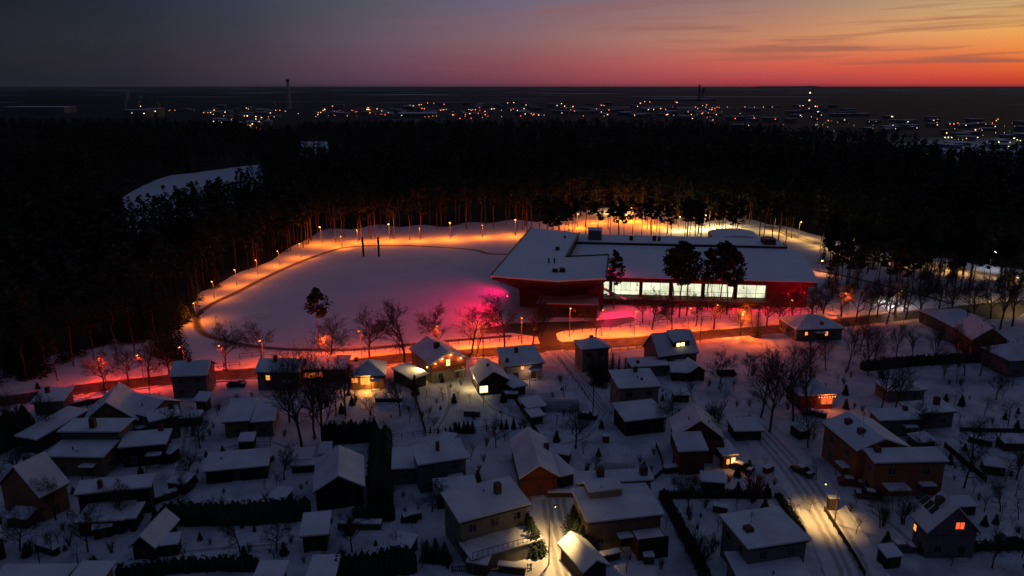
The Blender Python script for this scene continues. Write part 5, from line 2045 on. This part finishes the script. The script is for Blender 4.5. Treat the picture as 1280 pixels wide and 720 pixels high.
# ------------------------------------------------------------------ street lamps
def lamp(label, px, py, h, bulb, col, power, arm=1.4, rz=0, auto=True, ball=.28, group='street lamps', top=None, cone=138, glow=.06):
    P = gp(px, py)
    if top:
        h = hgt(px, py, top)
    t = thing('street_lamp', where(P, label) if auto else label, 'street lamp', P, rz, group)
    q = MB()
    q.tube([(0, 0, -.1), (0, 0, h * .5), (0, 0, h)], [.11, .09, .06], 8)
    q.build('pole', METAL, t)
    q = MB()
    q.tube([(0, 0, h - .02), (0, -arm * .45, h + .28), (0, -arm, h + .3)], .045, 6)
    q.build('arm', METAL, t)
    q = MB()
    q.tube([(0, -arm + .15, h + .34), (0, -arm - .25, h + .36), (0, -arm - .6, h + .3)], [.1, .17, .08], 8)
    hd = q.build('lamp_head', DMETAL, t)
    q = MB()
    q.sphere((0, -arm - .22, h + .14), ball, 8, 6, .6)
    q.build('bulb', bulb, hd)
    light('lamp_light', (0, -arm - .22, h - .2), col, power * .8, t, .2, ((0, 0, -1), cone))
    light('lamp_glow', (0, -arm - .22, h - .2), col, power * glow, t, .2)
    return t


# forest edge behind the field
for px, py, pw in ((402, 305, 6500), (487, 301, 8500), (563, 299, 8500), (644, 295, 8000)):
    lamp('orange lamp among pine trunks', px, py, 8, B_ORANGE, OR, pw * .8, ball=.36, cone=162, glow=.55)
for px, py, pw, h in ((349, 332, 3400, 6), (322, 344, 2600, 6), (296, 357, 2800, 6), (268, 373, 2400, 6), (376, 322, 3400, 6), (427, 309, 3400, 5), (246, 402, 2600, 6), (525, 301, 4200, 6), (603, 297, 4200, 6), (447, 303, 4200, 6)):  # several of these are added to make the orange edge glow continuous
    lamp('small path lamp', px, py, h, B_ORANGE, OR, pw * 1.0, .7, ball=.2, group='path lamps', cone=158, glow=.25)
# behind the hall
for px, py, pw, bb_, cc in ((722, 284, 6000, B_ORANGE, OR), (745, 278, 5000, B_ORANGE, OR), (788, 276, 10000, B_ORANGE, OR), (815, 283, 8000, B_ORANGE, OR), (772, 266, 6000, B_YEL, (1, .5, .12)), (880, 286, 6000, B_YEL, YE), (905, 284, 6000, B_YEL, YE), (848, 288, 3500, B_YEL, YE)):
    lamp('glowing woodland lamp', px, py, 7, bb_, cc, pw * 1.3, ball=.36, cone=164, glow=.7, group='lamps in the wood behind the hall')
# forest road on the right
for px, py, pw in ((968, 290, 4200), (998, 298, 4200), (1028, 308, 3400), (1065, 317, 3400), (1134, 328, 3200), (1190, 338, 3000), (1262, 350, 2600)):
    lamp('yellow forest road lamp', px, py, 8, B_YEL, (1, .5, .11), pw * 1.5, ball=.26, group='forest road lamps')
lamp('single white lamp', 1237, 336, 7, B_WHITE, (.9, .95, 1), 700, ball=.45, group=None)
lamp('reddish lamp standing at the back right corner of the sports hall', 1024, 341, 5, B_ORANGE, (1, .3, .1), 1500, ball=.4, group=None, auto=False)
# along the road, with in-between lamps added to join the glow into a band
for px, py, top, pw, cc, bb_ in ((133, 482, 446, 5200, (1, .045, .01), B_RED), (232, 470, 432, 2200, (1, .05, .02), B_RED), (408, 452, 420, 9000, RO, B_RED), (330, 458, 424, 2600, (1, .08, .02), B_RED), (500, 444, 408, 5000, RO, B_RED), (452, 447, 412, 4500, RO, B_RED), (548, 441, 406, 4500, RO, B_RED), (652, 430, 396, 5500, RO, B_RED), (752, 420, 386, 5500, (1, .12, .008), B_RED), (893, 412, 380, 4000, RO, B_RED), (280, 464, 430, 2000, (1, .06, .02), B_RED), (180, 478, 442, 2400, (1, .05, .012), B_RED), (597, 437, 404, 8000, (1, .12, .01), B_RED), (712, 421, 384, 9000, (1, .13, .01), B_RED), (793, 420, 388, 9000, (1, .12, .008), B_RED), (860, 415, 384, 6500, RO, B_RED), (926, 419, 388, 9500, (1, .13, .01), B_RED), (985, 405, 374, 2200, RO, B_RED), (1052, 397, 366, 3600, (1, .15, .015), B_RED), (1120, 393, 362, 1300, (1, .34, .08), B_ORANGE), (1262, 382, 346, 2200, (1, .55, .15), B_YEL)):
    lamp('red-orange road lamp', px, py, 8, bb_, cc, pw * 1.8, top=top, ball=.24, cone=148, glow=.4 if px in (133, 408, 597, 926, 1052) else .04, group='main road lamps')
# the lamps in the village
lamp('tall curved street lamp lighting the snowy lane beside the terraced house', 686, 706, 8.5, B_YEL, (1, .60, .2), 7500, 2.0, R(155), auto=False, ball=.12, group=None, cone=112, glow=.02)
lamp('street lamp throwing a warm pool on the tracked village street', 1043, 655, 6.5, B_YEL, (1, .55, .16), 4200, 1.8, R(-125), auto=False, ball=.12, group=None, cone=112, glow=.02)

# utility pole with strut
t = thing('utility_pole', 'dark timber utility pole with a slanting strut beside the two-chimney white house', 'utility pole', gp(604, 447))
q = MB()
q.tube([(0, 0, -.2), (0, 0, 8.5)], [.15, .1], 8)
q.build('pole', WOOD, t)
q = MB()
q.tube([(-2.0, 0, -.2), (-.1, 0, 7.0)], [.12, .09], 8)
q.build('strut', WOOD, t)
q = MB()
q.box(-.9, .9, -.06, .06, 7.9, 8.02)
q.build('crossarm', WOOD, t)
for px, py, tp in ((741, 520, 480), (875, 428, 385), (1205, 420, 350)):
    P = gp(px, py)
    t = thing('utility_pole', where(P, 'thin dark utility pole'), 'utility pole', P)
    h = hgt(px, py, tp)
    q = MB()
    q.tube([(0, 0, -.2), (0, 0, h)], [.13, .09], 8)
    q.build('pole', WOOD, t)
    q = MB()
    q.box(-.7, .7, -.05, .05, h - .6, h - .5)
    q.build('crossarm', WOOD, t)

# ------------------------------------------------------------------ the far town
TOWNW = mat('town_wall', (.22, .21, .21), .9, .25, .02)


def block(label, px, py, wpx, hpx, group='buildings of the far town', lit=(), m=TOWNW, deep=None, name='building', cat='building'):
    P = gp(px, py)
    dep = P.y * CP + H * SP
    W = wpx * dep / FPX
    h = hpx * dep / FPX
    D = deep or min(W, 22)
    t = thing(name, label, cat, P, rnd.uniform(-.25, .25) if group else 0, group)
    q = MB()
    q.box(-W / 2, W / 2, 0, D, -.2, h)
    q.build('wall', m, t)
    q = MB()
    q.box(-W / 2 - .4, W / 2 + .4, -.4, D + .4, h + .02, h + .5)
    q.build('roof', SNOW, t)
    for k, e in enumerate(lit):
        q = MB()
        ww = rnd.uniform(.5, 1.2) * dep / FPX
        x = rnd.uniform(-W / 2 + ww, W / 2 - ww) if W > 3 * ww else 0
        z = rnd.uniform(.3, .75) * h
        q.box(x - ww / 2, x + ww / 2, -.2, -.02, z, z + rnd.uniform(.4, .8) * dep / FPX)
        q.build('window', e, t)
    return t


def far_lamp(px, py, e, s=1.0, label=None):
    P = gp(px, py + 3)
    dep = P.y * CP + H * SP
    h = hgt(px, py + 3, py)
    if h > 14:
        h = 11
    nm = {F_O.name: 'orange', F_R.name: 'red', F_W.name: 'white', F_Y.name: 'yellow'}[e.name]
    t = thing('distant_lamp', label or f'tiny {nm} point of light in the far town', 'lamp', P, 0, f'{nm} lights of the far town')
    q = MB()
    q.tube([(0, 0, 0), (0, 0, h)], .2, 4)
    q.build('pole', DMETAL, t)
    q = MB()
    q.sphere((0, 0, h + .2), .38 * s * dep / FPX * .72, 6, 4)
    q.build('bulb', e, t)


block('long low white factory hall with a snowy roof on the far left skyline', 42, 141, 78, 7, None, name='factory', cat='factory', deep=60)
block('pale lit factory block beside the steam plumes at the far left', 168, 147, 30, 9, None, [F_Y, F_W], name='factory', cat='factory', deep=40)
block('smaller pale factory block right of the lit one with the steam plumes', 188, 146, 18, 10, None, [F_Y], name='factory', cat='factory', deep=40)
block('long snowy hall roof right of the far town centre on the left', 520, 146, 46, 4, None, [F_W], deep=70)
block('long pale snowy roof near the steaming double chimney', 855, 126, 78, 2, None, deep=90)
for x0, x1, y0, y1, n, pal in ((270, 345, 135, 158, 34, (F_O, F_Y, F_W)), (395, 480, 133, 146, 16, (F_R, F_O, F_W)), (480, 660, 130, 147, 46, (F_O, F_R, F_W)), (640, 790, 128, 146, 36, (F_W, F_R)), (790, 900, 128, 150, 26, (F_R, F_O, F_W)), (890, 1080, 134, 160, 36, (F_W, F_R)), (1080, 1170, 148, 172, 16, (F_W,)), (1160, 1290, 152, 188, 26, (F_O, F_Y, F_W)), (230, 270, 138, 150, 6, (F_W,)), (1170, 1260, 194, 203, 5, (F_R, F_W))):
    for _ in range(n):
        py = rnd.uniform(y0, y1)
        sc_ = (py - 107) / 40
        block('small dim building with a snowy roof in the far town', rnd.uniform(x0, x1), py, rnd.uniform(5, 17) * (.6 + .5 * sc_), rnd.uniform(2, 5) * (.6 + .4 * sc_), 'buildings of the far town', [rnd.choice(pal) for _ in range(rnd.choice((0, 0, 1, 1, 2)))])
for px, py, e, s in ((176, 133, F_W, 1.9), (189, 136, F_O, 1.5), (188, 139, F_Y, 1.4), (212, 138, F_O, 1), (219, 138, F_O, 1), (204, 141, F_O, 1.2), (255, 141, F_O, 1.2), (260, 141, F_O, 1.1), (267, 143, F_W, 1.4), (280, 145, F_O, 1), (284, 149, F_O, 1.1), (274, 151, F_W, .8), (313, 157, F_O, 1.8), (321, 160, F_R, 1.8), (325, 162, F_O, 1.4), (316, 155, F_Y, 1), (320, 149, F_Y, 1.4), (327, 147, F_Y, 1.6), (336, 146, F_O, 1), (309, 145, F_O, 1), (345, 138, F_O, 1.3), (350, 138, F_O, 1.2), (373, 142, F_O, 1.1), (406, 137, F_Y, 2.2), (404, 138, F_O, 1.5), (418, 139, F_R, 1), (425, 141, F_R, 1.2), (430, 141, F_R, 1.4), (434, 145, F_O, 1.2), (445, 140, F_R, 1.2), (455, 140, F_Y, 1.4), (459, 137, F_Y, 2), (461, 137, F_Y, 1.5), (440, 138, F_O, 1), (395, 146, F_W, .9), (531, 146, F_O, 1), (536, 146, F_O, 1.1), (541, 145, F_O, 1), (546, 145, F_W, .9), (555, 137, F_W, 1), (558, 137, F_W, 1), (575, 148, F_R, 1.6), (589, 148, F_R, 1.4), (586, 137, F_O, 1.2), (591, 137, F_R, 1.2), (598, 133, F_R, 1.5), (599, 141, F_R, 1), (583, 141, F_W, 1), (603, 147, F_O, .9), (651, 145, F_R, 1.5), (664, 142, F_R, 1.4), (666, 144, F_O, 1), (627, 146, F_W, 1), (627, 138, F_W, .8), (680, 144, F_W, 1), (709, 136, F_W, 1.3), (710, 139, F_O, 1), (729, 145, F_O, 1), (755, 145, F_O, 1), (787, 141, F_R, 1), (812, 136, F_W, 1.4), (817, 137, F_W, 1.6), (832, 137, F_W, 1), (841, 134, F_R, 1), (841, 140, F_O, .9), (842, 144, F_W, .9), (860, 140, F_O, 1.2), (864, 143, F_O, 1.5), (869, 134, F_R, 1.6), (872, 136, F_R, 1.2), (878, 132, F_W, 1.2), (882, 134, F_O, 1.2), (890, 135, F_R, 1.5), (896, 134, F_R, 1.3), (899, 134, F_R, 1), (891, 150, F_W, 1.4), (884, 147, F_R, 1.2), (885, 141, F_W, .8), (909, 134, F_W, 1), (931, 134, F_W, 1.1), (943, 134, F_W, 1), (954, 134, F_W, 1), (965, 134, F_W, 1.1), (925, 142, F_W, 1), (942, 145, F_W, .9), (954, 147, F_O, 1.2), (966, 147, F_O, 1.3), (960, 156, F_R, 1.2), (979, 156, F_R, 1), (966, 147, F_W, .9), (1002, 146, F_W, 1), (1014, 146, F_W, 1), (1035, 151, F_O, 1.5), (1005, 164, F_W, .9), (1019, 164, F_W, .9), (1022, 156, F_W, .8), (1171, 153, F_W, .9), (1187, 155, F_R, 2), (1192, 155, F_R, 2.2), (1197, 154, F_R, 1.8), (1204, 155, F_R, 1.1), (1218, 156, F_W, 1.1), (1222, 154, F_R, 1), (1240, 154, F_R, 1.8), (1245, 151, F_O, 1.8), (1247, 149, F_O, 1.5), (1193, 161, F_W, 1), (1219, 166, F_W, 1.3), (1227, 163, F_W, 1.1), (1244, 166, F_W, 1.2), (1255, 166, F_W, 1.1), (1181, 172, F_Y, 2), (1185, 172, F_Y, 2.2), (1189, 172, F_Y, 1.8), (1264, 169, F_O, 1.2), (1267, 173, F_Y, 2), (1271, 175, F_Y, 1.5), (1275, 176, F_Y, 1.4), (1262, 178, F_Y, 1.2), (1248, 177, F_W, 1.1), (1278, 168, F_Y, 1.2), (1203, 175, F_W, .9), (1213, 195, F_R, 2), (1209, 198, F_R, 1.4), (1254, 197, F_W, 1.2), (1257, 193, F_W, .8), (1255, 158, F_W, .7), (1268, 158, F_W, .8), (1104, 254, F_Y, 1.1), (1109, 254, F_Y, 1), (1113, 254, F_Y, 1.6), (1116, 254, F_Y, 1.3), (1098, 253, F_W, .8), (1199, 261, F_W, .8), (903, 242, F_R, 1.9), (905, 240, F_R, 1.6), (917, 235, F_W, 1), (919, 235, F_W, 1), (1060, 302, F_W, .7)):
    far_lamp(px, py, e, s)
for _ in range(70):
    a, b, c_, d, pal = rnd.choice(((285, 340, 143, 160, (F_O, F_R, F_Y)), (400, 480, 135, 146, (F_O, F_R, F_R)), (560, 610, 134, 148, (F_O, F_R)), (855, 905, 132, 146, (F_R, F_R, F_O)), (1000, 1100, 150, 164, (F_W,)), (1160, 1280, 150, 178, (F_W, F_Y, F_O))))
    far_lamp(rnd.uniform(a, b), rnd.uniform(c_, d), rnd.choice(pal), rnd.uniform(.5, .9))


def chimney(label, px, py, top, r0, r1, m, group=None):
    P = gp(px, py)
    h = hgt(px, py, top)
    t = thing('factory_chimney', label, 'chimney', P, 0, group)
    q = MB()
    q.tube([(0, 0, -.5), (0, 0, h * .92)], [r0, r1], 14)
    q.build('stack', m, t)
    q = MB()
    q.tube([(0, 0, h * .92), (0, 0, h)], [r1 * 1.35, r1 * 1.35], 14)
    q.build('rim', DMETAL, t)
    return P, h


chimney('tall pale factory chimney with a dark top rising above the far town on the left', 362, 136, 99, 6.0, 4.0, mat('pale_concrete_stack', (.62, .56, .50), .85, .1, .05))
far_lamp(357, 139, F_Y, .8)
light('chimney_flood', gp(357, 140) + Vector((0, 0, 12)), (1, .72, .4), 90000, None, 2, ((.5, 1, 1.6), 120))
P1, h1 = chimney('dark slim chimney beside the bright steam plumes on the skyline', 873.5, 126, 106, 3.6, 3.0, DMETAL)
P = gp(1011, 133)
t = thing('radio_mast', 'slim dark mast with two lights standing in front of the far ridge', 'mast', P)
h = hgt(1011, 133, 116)
q = MB()
q.tube([(0, 0, 0), (0, 0, h)], [1.4, .6], 6)
q.build('mast', DMETAL, t)
for f in (.45, 1.0):
    q = MB()
    q.sphere((0, 0, h * f), 2.4, 6, 5)
    q.build('beacon', F_W, t)


# steam: small soft volumes
def steam(label, px, py, top, wpx, lean=0, dens=.02, col=(.8, .78, .8, 1)):
    P = gp(px, py)
    dep = P.y * CP + H * SP
    h = hgt(px, py, top)
    w_ = wpx * dep / FPX / 2
    r = random.Random(int(px))
    t = MB()
    n = 8
    pts = [(lean * h * (k / n) ** 1.3 + r.uniform(-.3, .3) * w_ * (k / n), 0, h * k / n) for k in range(n + 1)]
    t.tube(pts, [w_ * (.35 + .75 * (k / n) ** .8 * r.uniform(.8, 1.15)) * (1 if k < n else .4) for k in range(n + 1)], 10)
    m = bpy.data.materials.new('steam')
    m.use_nodes = True
    nt = m.node_tree
    for nn in list(nt.nodes):
        nt.nodes.remove(nn)
    o = nt.nodes.new('ShaderNodeOutputMaterial')
    v = nt.nodes.new('ShaderNodeVolumePrincipled')
    v.inputs['Color'].default_value = col
    v.inputs['Density'].default_value = dens
    nt.links.new(v.outputs[0], o.inputs['Volume'])
    ob = t.build('steam_plume', m)
    ob.location = P
    tag(ob, label, 'steam', 'steam plumes')
    return ob


steam('faint steam plume rising from the far left factory', 157, 137, 112, 5, .3, .05)
steam('low puff of steam right of the far left factory plume', 174, 133, 119, 7, .3, .045)
steam('small leaning steam plume beside the bright factory lamp', 202, 139, 128, 3, -.35, .12)
steam('bright twin steam plume beside the dark slim chimney', 876, 125, 109, 3.2, .2, .4)
steam('second strand of steam right of the slim chimney', 878.5, 124, 109, 2.4, .12, .4)
steam('thin steam column rising behind the hall roof', 736, 283, 246, 6, -.05, .05)
steam('small steam wisp near the tall pale chimney', 347, 137, 126, 2.5, -.4, .05)

# ------------------------------------------------------------------ the evening air
hz = bpy.data.materials.new('evening_haze')
hz.use_nodes = True
nt = hz.node_tree
for nn in list(nt.nodes):
    nt.nodes.remove(nn)
o = nt.nodes.new('ShaderNodeOutputMaterial')
v = nt.nodes.new('ShaderNodeVolumePrincipled')
v.inputs['Color'].default_value = (.75, .78, .88, 1)
v.inputs['Density'].default_value = HAZE
nt.links.new(v.outputs[0], o.inputs['Volume'])
q = MB()
q.box(-46000, 46000, -400, 61000, -1.5, 135)
hb = struct(q.build('haze', hz), 'stuff')
hb['label'] = 'thin evening haze over the whole plain'

# ------------------------------------------------------------------ render settings
sc.view_settings.view_transform = 'Standard'
sc.view_settings.look = 'None'
sc.view_settings.exposure = 0
sc.view_settings.gamma = 1
sc.render.engine = 'CYCLES'
sc.cycles.use_denoising = True
sc.cycles.max_bounces = 5
sc.cycles.diffuse_bounces = 3
sc.cycles.glossy_bounces = 2
sc.cycles.transmission_bounces = 2
sc.cycles.volume_bounces = 0
sc.cycles.sample_clamp_indirect = 2
sc.cycles.use_light_tree = True
